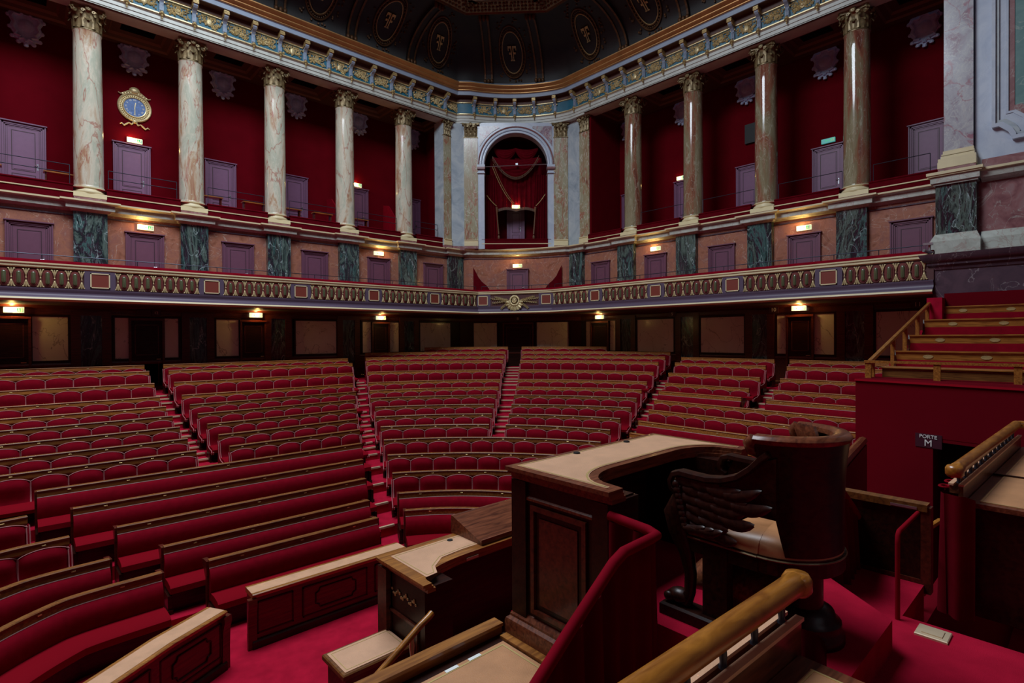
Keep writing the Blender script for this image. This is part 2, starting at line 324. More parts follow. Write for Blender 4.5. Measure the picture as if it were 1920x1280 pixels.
# colonnade soffit with coffers
g = G()
SOF = 10.95
def soffit(g, u0, u1, frame):
    # u along the wall, depth 0.35 .. 2.3 behind the architrave
    def P(u, d, z): return (u, 21.9 + d, z) if frame == 'A' else (20.2 + d, u, z)
    def q(u0, u1, d0, d1, z): g.add([P(u0, d0, z), P(u1, d0, z), P(u1, d1, z), P(u0, d1, z)], [(0, 1, 2, 3)])
    def ring(a, b, z0, z1):
        (a0, a1, a2, a3), (b0, b1, b2, b3) = a, b
        va = [P(a0, a2, z0), P(a1, a2, z0), P(a1, a3, z0), P(a0, a3, z0)]; vb = [P(b0, b2, z1), P(b1, b2, z1), P(b1, b3, z1), P(b0, b3, z1)]
        g.add(va + vb, [(i, (i + 1) % 4, 4 + (i + 1) % 4, 4 + i) for i in range(4)])
    o = (u0, u1, -0.1, 2.35)
    a = (u0 + 0.45 * (1 if u1 > u0 else -1), u1 - 0.45 * (1 if u1 > u0 else -1), 0.55, 2.05)
    sg = 1 if u1 > u0 else -1
    g.mat(0); ring(o, a, 10.78, 10.78)
    g.mat(1); ring(a, (a[0] + .06 * sg, a[1] - .06 * sg, .61, 1.99), 10.78, 10.84)
    g.mat(0); b = (a[0] + .22 * sg, a[1] - .22 * sg, .77, 1.83); ring((a[0] + .06 * sg, a[1] - .06 * sg, .61, 1.99), b, 10.84, 10.88)
    g.mat(1); c = (b[0] + .06 * sg, b[1] - .06 * sg, .83, 1.77); ring(b, c, 10.88, 10.96)
    g.mat(0); d = (c[0] + .25 * sg, c[1] - .25 * sg, 1.05, 1.5); ring(c, d, 10.96, 10.96)
    g.mat(2); ring(d, d, 10.96, 11.3); q(d[0], d[1], d[2], d[3], 11.3)
for i in range(len(COLA)): soffit(g, COLA[i] , COLA[i] + SP if i < len(COLA) - 1 else 16.2, 'A')
soffit(g, COLB[0] + 2.4, COLB[0], 'B')
for i in range(len(COLB)): soffit(g, COLB[i], COLB[i] - SP if i < 3 else YE - 0.2, 'B')
struct('ceiling_colonnade', g, ['soffit_brown', 'soffit_trim', 'black'])

# ledge between the tiers, with breaks forward over the green piers
LP = [(0.0, 4.12), (0.05, 4.14), (0.08, 4.18), (0.19, 4.19), (0.21, 4.20), (0.21, 4.355), (0.26, 4.375), (0.30, 4.39)]
g = G(); g.mat(0).sweep(PL, LP); g.mat(1).sweep(PL, [(0.30, 4.39), (0.36, 4.41), (0.36, 4.46), (-0.3, 4.47)])
g.mat(2).sweep(PL, [(0.0, 3.985), (0.035, 3.99), (0.035, 4.03), (0.0, 4.035)])
struct('trim_2', g, ['marble_ledge', 'cream', 'marble_dark'])
def pier(x, y, rz, k):
    t = thing('green_marble_pier', (x, y, 0), rz, 'veined dark green marble pier, the %s of the gallery wall counted from the left' % k, 'pier', 'green marble piers')
    obj('shaft', G().box(-0.44, 0.44, 0.0, 0.2, 1.55, 4.18), 'marble_green', t)
    q = [(-0.5, 0.22), (-0.5, 0.0), (0.5, 0.0), (0.5, 0.22)]
    g = G(); g.mat(0).sweep(q[::-1], [(-o, z) for o, z in LP]); g = G(); q = [(-0.46, 0.2), (-0.46, 0.0), (0.46, 0.0), (0.46, 0.2)]
    g.mat(0).sweep(q, [(0.0, 4.12), (0.05, 4.14), (0.08, 4.18), (0.16, 4.19), (0.17, 4.20), (0.17, 4.355), (0.21, 4.375), (0.25, 4.39)]); g.mat(1).sweep(q, [(0.25, 4.39), (0.31, 4.41), (0.31, 4.462), (-0.2, 4.464)])
    obj('cornice', g, ['marble_ledge', 'cream'], t)
    return t
k = 0
PIERA = [c for c in COLA if c > -3] + [16.38]; PIERB = [17.4] + COLB
for x in PIERA:
    if x < 0: tag(pier(x, 22.1, A_, 'last'), 'veined dark green marble pier outside the left edge of the photo', 'pier'); continue
    pier(x, 22.1, A_, ORD[k]); k += 1
for y in PIERB: pier(20.1, y, B_, ORD[k]); k += 1

# velvet parapet of the upper gallery
def bandstrip(p, q):
    g = G(); pr = [(0.0, 4.46), (0.0, 4.70)]
    g.mat(0).sweep([p, q], pr); g.mat(1).sweep([p, q], [(0.0, 4.70), (0.03, 4.705), (0.03, 4.735), (0, 4.74)]); g.mat(0).sweep([p, q], [(0.0, 4.74), (0.0, 4.90), (0.03, 4.93), (0.0, 4.97), (-0.12, 4.97), (-0.14, 4.90)])
    return g
kk = 0
for a, b in zip(COLA, COLA[1:] + [15.98]):
    if b < -2: continue
    vis = b > -.6
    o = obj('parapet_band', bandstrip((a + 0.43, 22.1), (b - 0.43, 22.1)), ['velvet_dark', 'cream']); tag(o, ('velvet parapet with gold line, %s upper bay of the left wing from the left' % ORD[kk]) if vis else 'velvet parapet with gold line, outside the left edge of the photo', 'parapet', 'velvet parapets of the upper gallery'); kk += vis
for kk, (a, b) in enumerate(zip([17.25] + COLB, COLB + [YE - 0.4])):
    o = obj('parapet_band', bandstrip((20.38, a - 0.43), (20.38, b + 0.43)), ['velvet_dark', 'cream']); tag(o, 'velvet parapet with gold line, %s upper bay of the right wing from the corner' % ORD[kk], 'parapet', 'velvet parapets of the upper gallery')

# ------------------------------------------------------------------ columns
def leaf(w, h, out, thick=0.02, n=7):
    # an acanthus leaf standing at the origin, leaning out along -y and curling over
    vs = []; fs = []
    for i in range(n + 1):
        t = i / n; z = h * (sin(t * pi * 0.62) / sin(pi * 0.62 * 1.0) if t < 0.81 else 1.0 - (t - 0.81) * 1.3)
        y = -out * (t ** 2.2); ww = w * (0.75 + 0.45 * sin(t * pi)) * (1 - 0.55 * t ** 3) * (1.0 + 0.16 * (i % 2))
        for x in (-ww, -ww * 0.4, 0, ww * 0.4, ww): vs.append((x, y - thick * (1 - abs(x) / (ww + 1e-6)) * 1.6, z))
    for i in range(n):
        for j in range(4): a = i * 5 + j; fs.append((a, a + 1, a + 6, a + 5))
    return vs, fs
def volute(r, turns=1.6, thick=0.022, n=20):
    pts = []
    for i in range(n + 1):
        t = i / n; a = t * turns * 2 * pi; rr = r * (1 - 0.8 * t); pts.append((rr * cos(a), 0, rr * sin(a)))
    return pts
def capital_geo(r, h, square=False):
    g = G()
    if not square:
        g.lathe([(r + .015, 0), (r + .03, .015), (r + .03, .035), (r, .05), (r * .98, .06), (r * .99, h * .5), (r * 1.15, h * .78), (r * 1.3, h * .86)], 24)
    else:
        g.box(-r, r, 0.0, 0.16, 0, h * .86).box(-r - .03, r + .03, -.03, 0.16, 0.01, 0.045)
    ang = [2 * pi * i / 8 for i in range(8)] if not square else None
    for ring, (z0, hh, off, ww, out) in enumerate(((0.05, h * .40, 0, .095, .10), (0.08, h * .62, .5, .085, .13))):
        if not square:
            for i in range(8):
                a = 2 * pi * (i + off) / 8; v, f = leaf(ww * r / .37, hh, out); M = Matrix.Rotation(a, 4, 'Z') @ Matrix.Translation((0, -r * 1.0, z0))
                g.add([tuple(M @ Vector(p)) for p in v], f)
        else:
            for i in range(3 + ring):
                x = (-r + 2 * r * (i + .5) / (3 + ring)); v, f = leaf(ww * r / .37, hh, out * .7); g.add([(p[0] + x, p[1], p[2] + z0) for p in v], f)
    # volutes at the corners, rosettes, abacus with hollow sides
    R2 = r * 1.42
    vv = volute(0.10)
    for i in range(4 if not square else 2):
        a = pi / 4 + i * pi / 2 if not square else (-pi * .5 - pi / 4 if i == 0 else -pi * .5 + pi / 4)
        for s in (-1, 1):
            M = Matrix.Translation((R2 * cos(a) * (1 if not square else .78), R2 * sin(a) * (1 if not square else .35), h * .78)) @ Matrix.Rotation(a + s * .42, 4, 'Z')
            g.tube([tuple(M @ Vector(p)) for p in vv], .028, 6)
            if square: break
        g.ball((R2 * cos(a) * (1 if not square else .78), R2 * sin(a) * (1 if not square else .35), h * .78), .04, 8, 5)
    for i in range(4 if not square else 1):
        a = i * pi / 2 - pi / 2; rr = r * 1.28 if not square else .1
        if square: c = (0, -rr, h * .90)
        else: c = (rr * cos(a), rr * sin(a), h * .90)
        M = Matrix.Translation(c) @ Matrix.Rotation(a + pi / 2, 4, 'Z') @ Matrix.Rotation(pi / 2, 4, 'X')
        q = G().lathe([(.085, 0), (.085, .03), (.06, .045), (.05, .03), (.03, .03), (.02, .05), (0, .052)], 14); g.join(q, M)
        for s in (-1, 1):
            M2 = Matrix.Translation((c[0] + s * .14 * (-sin(a)), c[1] + s * .14 * cos(a), h * .76)) @ Matrix.Rotation(a + pi / 2, 4, 'Z'); g.tube([tuple(M2 @ Vector(p)) for p in volute(.055, 1.3)], .018, 5)
    ab = []
    if not square:
        for i in range(4):
            a = pi / 4 + i * pi / 2; ab += [(R2 * 1.12 * cos(a - .07), R2 * 1.12 * sin(a - .07)), (R2 * 1.12 * cos(a + .07), R2 * 1.12 * sin(a + .07))]
            for t in (.25, .5, .75):
                b = a + t * pi / 2; rr = R2 * (1.02 - .30 * sin(t * pi)); ab.append((rr * cos(b), rr * sin(b)))
    else: ab = [(-r * 1.3, .16), (-r * 1.3, -.1), (-r * .6, -.04), (0, -.03), (r * .6, -.04), (r * 1.3, -.1), (r * 1.3, .16)]
    g.prism(ab, h * .88, h * .94); g.prism([(x * 1.03, y * 1.03) for x, y in ab], h * .94, h)
    return g
SHG = G().lathe([(.425, 0), (.425, .03), (.405, .05)] + [(.40 - .028 * (t / 10) ** 1.7, .05 + 4.97 * t / 10) for t in range(11)] + [(.385, 5.04), (.39, 5.06)], 36)
me_shaft = mesh('shaft', SHG, 'marble_column', 50); me_shaft2 = mesh('shaft', SHG, 'marble_column_rust', 50)
me_cap = mesh('capital', capital_geo(.365, .73), 'gilt_dark', 35)
me_base = mesh('base', G().lathe([(.44, 0), (.465, .03), (.465, .075), (.44, .105), (.42, .115), (.41, .15), (.425, .165), (.445, .185), (.445, .205), (.425, .22)], 36, cap=True), 'cream', 40)
gp = G(); gp.mat(0).bev(-.43, .43, -.43, .43, .14, .29, .008); gp.mat(1).box(-.42, .42, -.42, .42, 0, .14)
me_pl = mesh('plinth', gp, ['cream', 'marble_rose'])
CN = ['pale greenish marble column at the far left, with rust red veins low on the shaft', 'pinkish veined marble column just right of the clock', 'pale marble column with violet veins, second to the right of the clock', 'slim cream marble column, third to the right of the clock', 'cream marble column nearest the corner on the left wing',
      'grey pink marble column nearest the corner on the right wing', 'marble column with a blue sheen, second from the corner on the right wing', 'red brown marble column on the right wing, third from the corner', 'olive and rust marble column on the right wing, beside the door with the unlit sign']
def column(x, y, rz, label):
    t = thing('marble_column', (x, y, 4.46), rz, label, 'column', 'marble columns of the upper gallery')
    obj('plinth', None, None, t, me=me_pl); obj('base', None, None, t, loc=(0, 0, .28), me=me_base)
    o = obj('shaft', None, None, t, loc=(0, 0, .5), me=me_shaft2 if rz else me_shaft); o.rotation_euler[2] = random.uniform(0, 6)
    o = obj('capital', None, None, t, loc=(0, 0, 5.56), me=me_cap)
k = 0
for x in COLA:
    if x < -3: continue
    column(x, 22.5, 0, CN[k] if x > 0 else 'marble column left of the frame edge on the left wing'); k += 1 if x > 0 else 0
for y in COLB: column(20.75, y, B_, CN[k]); k += 1

# corner piers with pilasters, and the arch between
def slab(a, b, out, z0, z1):
    (x0, y0), (x1, y1) = a, b; l = math.hypot(x1 - x0, y1 - y0); nx, ny = (y1 - y0) / l, -(x1 - x0) / l
    return G().prism([(x0, y0), (x1, y1), (x1 + nx * out, y1 + ny * out), (x0 + nx * out, y0 + ny * out)], z0, z1)
me_pcap = mesh('capital', capital_geo(.33, .73, True), 'gilt_dark', 35)
def corner_pier(pts, side):
    t = thing('corner_pier', (0, 0, 0), 0, 'pale marble pier with gilt capitals, %s of the draped arch' % side, 'pier', 'piers beside the draped arch')
    obj('core', G().prism(pts, 4.60, 10.76), 'marble_pale', t); obj('foot', G().prism(pts, 4.40, 4.60), 'marble_rose', t)
    segs = [(pts[1], pts[2]), (pts[3], pts[4])] if side == 'left' else [(pts[1], pts[2]), (pts[3], pts[4])]
    for a, b in segs:
        obj('pilaster', slab(a, b, .05, 4.9, 10.1), 'marble_pilaster', t)
        g = slab(a, b, .12, 4.60, 4.78); g.join(slab(a, b, .09, 4.78, 4.86)); g.join(slab(a, b, .12, 4.86, 4.90)); obj('base', g, 'cream', t); obj('plinth', slab(a, b, .11, 4.46, 4.60), 'marble_rose', t)
        rz = math.atan2(b[1] - a[1], b[0] - a[0]); l = math.hypot(b[0] - a[0], b[1] - a[1]); o = obj('capital', None, None, t, loc=((a[0] + b[0]) / 2 + .05 * sin(rz), (a[1] + b[1]) / 2 - .05 * cos(rz), 10.02), rz=rz, me=me_pcap); o.scale = (l / .66 * .95, 1, 1)
corner_pier([(15.5, 22.7), (15.55, 22.0), (15.97, 22.0), (16.58, 21.68), (17.1, 21.22), (17.5, 21.7), (16.9, 22.9)], 'left')
corner_pier([(20.5, 19.2), (19.95, 18.67), (20.44, 18.16), (20.5, 17.40), (20.5, 16.80), (21.3, 16.8), (21.6, 18.4)], 'right')
AR = thing('arched_niche', (18.525, 19.925, 0), math.atan2(-2.55, 2.85), 'tall arched niche of pale blue marble in the far corner of the upper gallery', 'arch')
HW, RO, ZS = 1.93, 1.60, 8.68
g = G(); N = 32
for s, y in ((0, 0.0), (1, .4)):
    pass
def archface(y, r):
    vs = [(-r, y, 4.46), (-r, y, ZS)] + [(-r * cos(pi * i / N), y, ZS + r * sin(pi * i / N)) for i in range(1, N)] + [(r, y, ZS), (r, y, 4.46)]
    return vs
inn = archface(0, RO); outp = []
for x, y, z in inn:
    if z <= ZS: outp.append((HW if x > 0 else -HW, 0, z))
    else:
        a = math.atan2(z - ZS, x); kx = HW / abs(cos(a)) if abs(cos(a)) > 1e-6 else 1e9; kz = (10.8 - ZS) / sin(a); kq = min(kx, kz); outp.append((kq * cos(a), 0, ZS + kq * sin(a)))
m = len(inn)
g.add(inn + outp + [(x, .5, z) for x, y, z in inn], [(i, i + 1, m + i + 1, m + i) for i in range(m - 1)] + [(i, i + 1, 2 * m + i + 1, 2 * m + i) for i in range(m - 1)])
obj('arch_wall', g, 'marble_white', AR)
def archring(r0, r1, y, zlow=ZS):
    g = G(); pr = [(r0, 0), (r0, y), ((r0 + r1) / 2, y * 1.25), (r1, y), (r1, 0)]; vs = []; n = 36
    for i in range(n + 1):
        a = pi * i / n
        for r, yy in pr: vs.append((-r * cos(a), yy, zlow + r * sin(a)))
    return g.add(vs, [(i * 5 + j, i * 5 + j + 1, (i + 1) * 5 + j + 1, (i + 1) * 5 + j) for i in range(n) for j in range(4)])
obj('archivolt', archring(RO, RO + .10, -.05), 'marble_white', AR, 40); obj('archivolt', archring(RO + .13, RO + .24, -.07), 'marble_white', AR, 40); obj('archivolt', archring(RO + .25, RO + .31, -.09), 'marble_rose', AR, 40)
for s in (-1, 1):
    g = G(); x0, x1 = (RO * s, HW * s); a, b = min(x0, x1) - .03, max(x0, x1) + .03
    g.mat(0).box(a, b, -.10, .45, 8.56, 8.68).box(a, b, -.08, .45, 8.25, 8.30); g.mat(1).box(a, b, -.12, .45, 8.46, 8.56); obj('impost', g, ['marble_white', 'marble_rose'], AR)
    g = G(); xs = [s * (HW - .08)]
    poly = [(s * 1.82, 10.62), (s * .85, 10.62)] + [(s * 2.03 * cos(pi / 2 - t), ZS + 2.03 * sin(pi / 2 - t)) for t in [R(24 + 5.0 * i) for i in range(0, 8)]] + [(s * 1.82, 9.6)]
    obj('spandrel_panel', G().yprism(poly, -.03, .05), 'marble_violet', AR)
# niche room behind the arch
g = G().box(-1.95, 1.95, 2.1, 2.2, 4.3, 10.6).box(-2.0, -1.9, .45, 2.2, 4.3, 10.6).box(1.9, 2.0, .45, 2.2, 4.3, 10.6).box(-2, 2, .45, 2.2, 10.5, 10.6).box(-2, 2, .3, 2.2, 4.8, 4.9)
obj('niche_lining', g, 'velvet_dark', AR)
# drapery
def folds(x0, x1, z0, z1, y, amp, waves, top=None, bot=None, n=60, m=14, seed=0):
    rnd = random.Random(seed); ph = [rnd.uniform(0, 6) for _ in range(4)]; vs = []
    for j in range(m + 1):
        v = j / m
        for i in range(n + 1):
            u = i / n; xt0, xt1 = (top or (lambda v: (x0, x1)))(v)
            x = xt0 + (xt1 - xt0) * u; zz = z1 + (z0 - z1) * v
            if bot: zz = z1 + (bot(u) - z1) * v
            vs.append((x, y + amp * (sin(u * waves * 2 * pi + ph[0] + .4 * v) * .7 + .3 * sin(u * waves * 4.7 * pi + ph[1])), zz))
    return G().add(vs, [(j * (n + 1) + i, j * (n + 1) + i + 1, (j + 1) * (n + 1) + i + 1, (j + 1) * (n + 1) + i) for j in range(m) for i in range(n)])
DR = thing('curtain', (18.525, 19.925, 0), math.atan2(-2.55, 2.85), 'dark red swagged curtain with gold fringe hanging in the arched niche', 'curtain')
obj('side_curtain', folds(-1.6, -.85, 4.9, 8.4, .75, .06, 5, top=lambda v: (-1.6, -1.0 + .1 * v), seed=1), 'velvet_dark', DR, True)
obj('side_curtain', folds(.85, 1.6, 4.9, 8.4, .75, .06, 5, top=lambda v: (1.0 - .1 * v, 1.6), seed=2), 'velvet_dark', DR, True)
obj('centre_drape', folds(-1.35, 1.35, 6.3, 9.3, .85, .05, 11, bot=lambda u: 6.72 - .0 + .28 * abs(sin(u * 2 * pi)) * -1 + .18, seed=3), 'velvet_dark', DR, True)
def swag(x0, x1, z0, drop, y, h, seed):
    g = G(); vs = []; n, m = 30, 16
    for j in range(m + 1):
        v = j / m
        for i in range(n + 1):
            u = i / n; s = 4 * u * (1 - u)
            vs.append((x0 + (x1 - x0) * u, y - .16 * s * (.4 + .6 * sin(v * pi)) - .045 * abs(sin(v * 5 * pi)) * s, z0 - s * drop * (.15 + .85 * v) - h * v * (1 - s) * .12))
    return g.add(vs, [(j * (n + 1) + i, j * (n + 1) + i + 1, (j + 1) * (n + 1) + i + 1, (j + 1) * (n + 1) + i) for j in range(m) for i in range(n)])
obj('swag', swag(-1.15, .05, 9.75, 0.75, .62, .8, 0), 'velvet_dark', DR, True); obj('swag', swag(-.05, 1.15, 9.75, 0.75, .62, .8, 1), 'velvet_dark', DR, True)
obj('swag', swag(-1.2, 1.2, 9.25, 1.05, .50, .9, 2), 'velvet_dark', DR, True)
def catenary(x0, z0, x1, z1, drop, y, n=24): return [(x0 + (x1 - x0) * i / n, y - .05, z0 + (z1 - z0) * i / n - drop * 4 * (i / n) * (1 - i / n)) for i in range(n + 1)]
g = G().tube(catenary(-1.18, 9.2, 1.18, 9.25, 1.08, .32), .012, 5).tube(catenary(-1.22, 9.05, 1.2, 9.1, 1.03, .30), .010, 5)
for i in range(40):
    u = i / 40; p = catenary(-1.18, 9.2, 1.18, 9.25, 1.08, .32, 40)[i]; g.box(p[0] - .008, p[0] + .008, p[1] - .008, p[1] + .008, p[2] - .13, p[2])
obj('fringe', g, 'soffit_trim', DR)
for cc in ((-1.2, 8.75, -.15, 6.85, .22, .60, .016), (-1.16, 8.9, -.1, 6.9, .22, .60, .010), (-1.5, 7.3, -1.0, 6.75, .04, .6, .018), (1.5, 7.35, 1.02, 6.75, .04, .6, .018)): obj('gold_cord', G().tube(catenary(*cc[:6]), cc[6], 5), 'gilt', DR)
for s in (-1, 1):
    obj('tieback_tassel', G().tube([(s * 1.0, .6, 6.7), (s * .98, .6, 6.3), (s * .9, .6, 5.3)], .035, 8, [1.6, .7, 1.2]).ball((s * .9, .6, 5.15), (.06, .06, .12)), 'soffit_trim', DR)
g = G()
for i in range(48):
    u = i / 47; x = -.95 + 1.9 * u; z = 6.62 + .10 * abs(sin(u * 2 * pi)); g.box(x - .012, x + .012, .76, .78, z - .12, z + .02)
obj('fringe', g, 'soffit_trim', DR)
o = obj('steel_tie_rod', G().tube([(-RO, .1, 8.62), (RO, .1, 8.74)], .02, 6).box(-.02, .1, .08, .12, 8.70, 8.80), 'steel'); o.location = (18.525, 19.925, 0); o.rotation_euler = (0, 0, math.atan2(-2.55, 2.85)); tag(o, 'thin blue grey steel bar spanning the arched niche', 'bar')
g = bandstrip((-1.75, 0.02), (1.75, 0.02)); o = obj('parapet_band', g, ['velvet_dark', 'cream']); o.location = (18.525, 19.925, 0); o.rotation_euler = (0, 0, math.atan2(-2.55, 2.85)); tag(o, 'red velvet parapet strip at the foot of the arched niche', 'parapet')

# ------------------------------------------------------------------ entablature
g = G()
g.mat(0).sweep(PE, [(-.6, 10.78), (-.6, 10.755), (0, 10.755), (0, 10.86), (.03, 10.865), (.03, 10.985), (.06, 10.99), (.06, 11.10), (.10, 11.13)])
g.mat(1).sweep(PE, [(.10, 11.13), (.14, 11.15), (.14, 11.19), (.03, 11.22)])
g.mat(2).sweep(PE, [(.03, 11.22), (0, 11.22), (0, 11.74)])
g.mat(1).sweep(PE, [(0, 11.74), (.05, 11.75), (.05, 11.78), (.08, 11.79)])
g.mat(3).sweep(PE, [(.08, 11.79), (.10, 11.98), (.38, 11.98)])
g.mat(4).sweep(PE, [(.38, 11.98), (.42, 11.99), (.42, 12.15), (.45, 12.17)])
g.mat(5).sweep(PE, [(.45, 12.17), (.50, 12.19), (.50, 12.22), (.55, 12.24), (.62, 12.31), (.62, 12.34), (.68, 12.37), (.76, 12.44), (.76, 12.48)])
g.mat(4).sweep(PE, [(.76, 12.48), (.4, 12.66), (.0, 12.90)])
ENT = struct('trim_3', g, ['cream_pale', 'gilt_bright', 'frieze_blue', 'soffit_brown', 'blue_grey', 'gilt_cornice'], 30)
ENT['label'] = 'blue and gold entablature running round the hall above the columns'
bk = G()
bk.mat(0).xprism([(0, 11.24), (-.06, 11.25), (-.09, 11.32), (-.09, 11.44), (-.06, 11.52), (-.10, 11.60), (-.16, 11.66), (-.26, 11.72), (-.32, 11.78), (-.34, 11.86), (-.35, 11.975), (0, 11.975)], -.065, .065)
bk.mat(1).xprism([(-.02, 11.74), (-.28, 11.76), (-.34, 11.86), (-.36, 11.92), (-.36, 11.96), (-.02, 11.96)], -.095, .095)
bk.box(-.10, .10, -.08, 0, 11.60, 11.66).box(-.085, .085, -.375, -.30, 11.84, 11.97)
for z in (11.87, 11.92): bk.tube([(-.10, -.36, z), (.10, -.36, z)], .022, 6)
bk.ball((0, -.15, 11.20), (.06, .05, .06)).ball((0, -.15, 11.10), (.04, .04, .05)).ball((0, -.14, 11.02), (.022, .022, .045)).ball((-.06, -.14, 11.17), .03).ball((.06, -.14, 11.17), .03)
for i in range(3): bk.mat(0).box(-.045 + .035 * i, -.025 + .035 * i, -.112, -.09, 11.30, 11.55)
me_bk = mesh('bracket', bk, ['blue_grey', 'gilt'])
def relief(seed):
    rnd = random.Random(seed); g = G()
    kind = seed % 3
    def flower(x, z, r):
        for i in range(7): a = 2 * pi * i / 7 + rnd.random(); g.ball((x + r * .6 * cos(a), -.02, z + r * .6 * sin(a)), (r * .42, .03, r * .42), 6, 4)
        g.ball((x, -.04, z), (r * .4, .04, r * .4), 6, 4)
    def sprig(x, z, a, l):
        pts = [(x, -.015, z)]; aa = a
        for i in range(7): aa += rnd.choice((-1, 1)) * .1 + .28 * (1 if cos(a) > 0 else -1); pts.append((pts[-1][0] + l / 7 * cos(aa), -.02, pts[-1][2] + l / 7 * sin(aa)))
        g.tube(pts, .009, 4)
        for p in pts[1::2]:
            for s in (-1, 1): q = rnd.uniform(.5, 1.2); v, f = leaf(.02, .075, .02, n=3); M = Matrix.Translation(p) @ Matrix.Rotation(-(aa - pi / 2) + s * q, 4, 'Y'); g.add([tuple(M @ Vector(c)) for c in v], f)
        g.ball(pts[-1], .022, 6, 4)
    if kind == 0: flower(0, 0, .11)
    elif kind == 1: g.ball((0, -.03, 0), (.10, .05, .13), 10, 6); flower(0, .02, .07)
    else: flower(-.08, .04, .07); flower(.09, -.03, .08); flower(0, .09, .05)
    for i in range(11):
        a = 2 * pi * i / 11 + rnd.uniform(-.2, .2); sprig(.08 * cos(a), .05 * sin(a), a, .22 + .16 * abs(cos(a)))
    for v in range(12): flower(rnd.uniform(-.36, .36), rnd.uniform(-.17, .17), rnd.uniform(.025, .05))
    return g
def clampz(g):
    g.v = [(max(-.40, min(.40, x)), y, max(-.215, min(.215, z))) for x, y, z in g.v]; return g
me_rel = [mesh('frieze_relief', clampz(relief(s)), 'gilt_bright') for s in range(5)]
def along(P, off):
    out = []
    def put(px, py, rz, kind, k):
        o = obj(kind, None, None, ENT, me=(me_bk if kind == 'bracket' else me_rel[k % 5])); o.location = (px, py, 0 if kind == 'bracket' else 11.48); o.rotation_euler = (0, 0, rz)
    k = 0; x = -1.26 + .0
    xs = []; i = 0
    x = 1.71 - SP
    while x < 16.3:
        xs.append(x); x += SP / 3
    for x in xs: put(x, 21.9, 0, 'bracket', 0); put(x + SP / 6, 21.9, 0, 'frieze_relief', k) if x + SP / 6 < 16.2 else None; k += 1
    A = arc((16.75, 21.45), (20.05, 18.3), 0.42, 60)
    for j, ii in enumerate((3, 17, 30, 43, 57)):
        (x0, y0), (x1, y1) = A[ii - 1], A[ii + 1]; put(A[ii][0], A[ii][1], math.atan2(y1 - y0, x1 - x0), 'bracket', 0)
    for j, ii in enumerate((10, 23, 37, 50)):
        (x0, y0), (x1, y1) = A[ii - 1], A[ii + 1]; put(A[ii][0], A[ii][1], math.atan2(y1 - y0, x1 - x0), 'frieze_relief', j)
    y = 14.45 + SP * 1
    while y > YE:
        put(20.2, y, B_, 'bracket', 0)
        put(20.2, y - SP / 6, B_, 'frieze_relief', k); k += 1
        y -= SP / 3
along(PE, 0)

# ------------------------------------------------------------------ vaulted cove and ceiling
NC = len(PE)
top = [(XW, 19.3), (14.4, 19.3), (14.7, 19.3)]
na = 15
for i in range(na): t = i / (na - 1); top.append((14.9 + 2.6 * t, 19.3 - 2.6 * t))
top += [(17.5, 16.5), (17.5, 16.2), (17.5, -1.2)]
base = [(x, y) for x, y in PE]
def cove(b, t, v):
    # v 0..1 : quarter ellipse between base (z 12.9) and top (z 14.5)
    a = v * pi / 2; h = 1 - cos(a); zz = 12.9 + 1.62 * sin(a)
    return (b[0] + (t[0] - b[0]) * h, b[1] + (t[1] - b[1]) * h, zz)
g = G(); m = 12
vs = [cove(base[i], top[i], j / m) for i in range(NC) for j in range(m + 1)]
g.add(vs, [(i * (m + 1) + j, (i + 1) * (m + 1) + j, (i + 1) * (m + 1) + j + 1, i * (m + 1) + j + 1) for i in range(NC - 1) for j in range(m)])
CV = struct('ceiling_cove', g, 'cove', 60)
def off(pts, d):
    gg = G().sweep(pts, [(d, 0)]); return [(x, y) for x, y, z in gg.v]
g = G(); g.mat(0).sweep(top, [(-.02, 14.50), (.02, 14.44), (.12, 14.42), (.16, 14.47)]); g.mat(1).sweep(top, [(.16, 14.47), (.95, 14.50)]); g.mat(0).sweep(top, [(.95, 14.50), (1.0, 14.42), (1.12, 14.42), (1.15, 14.6)]); g.mat(2).sweep(top, [(1.15, 14.6), (1.5, 14.62)]); g.mat(0).sweep(top, [(1.5, 14.62), (1.53, 14.58), (1.6, 14.6), (1.6, 18.4)])
struct('trim_4', g, ['cove_gilt', 'gilt_dark', 'soffit_brown'])
g = G()
def border_orn(g):
    rnd = random.Random(3)
    for a, b, n in (((2.0, 19.3), (14.8, 19.3), 70), ((14.95, 19.25), (17.45, 16.75), 22), ((17.5, 16.6), (17.5, 3), 74)):
        dx, dy = b[0] - a[0], b[1] - a[1]; l = math.hypot(dx, dy); nx, ny = dy / l, -dx / l
        for i in range(n):
            t = (i + .5) / n
            for q in (.32, .55, .78): g.ball((a[0] + dx * t + nx * q + rnd.uniform(-.03, .03), a[1] + dy * t + ny * q, 14.46), (.07, .07, .05), 6, 4)
border_orn(g); o = obj('border_ornament', g, 'cove_gilt', None); o.parent = None; o['kind'] = 'structure'; o.name = 'trim_5'
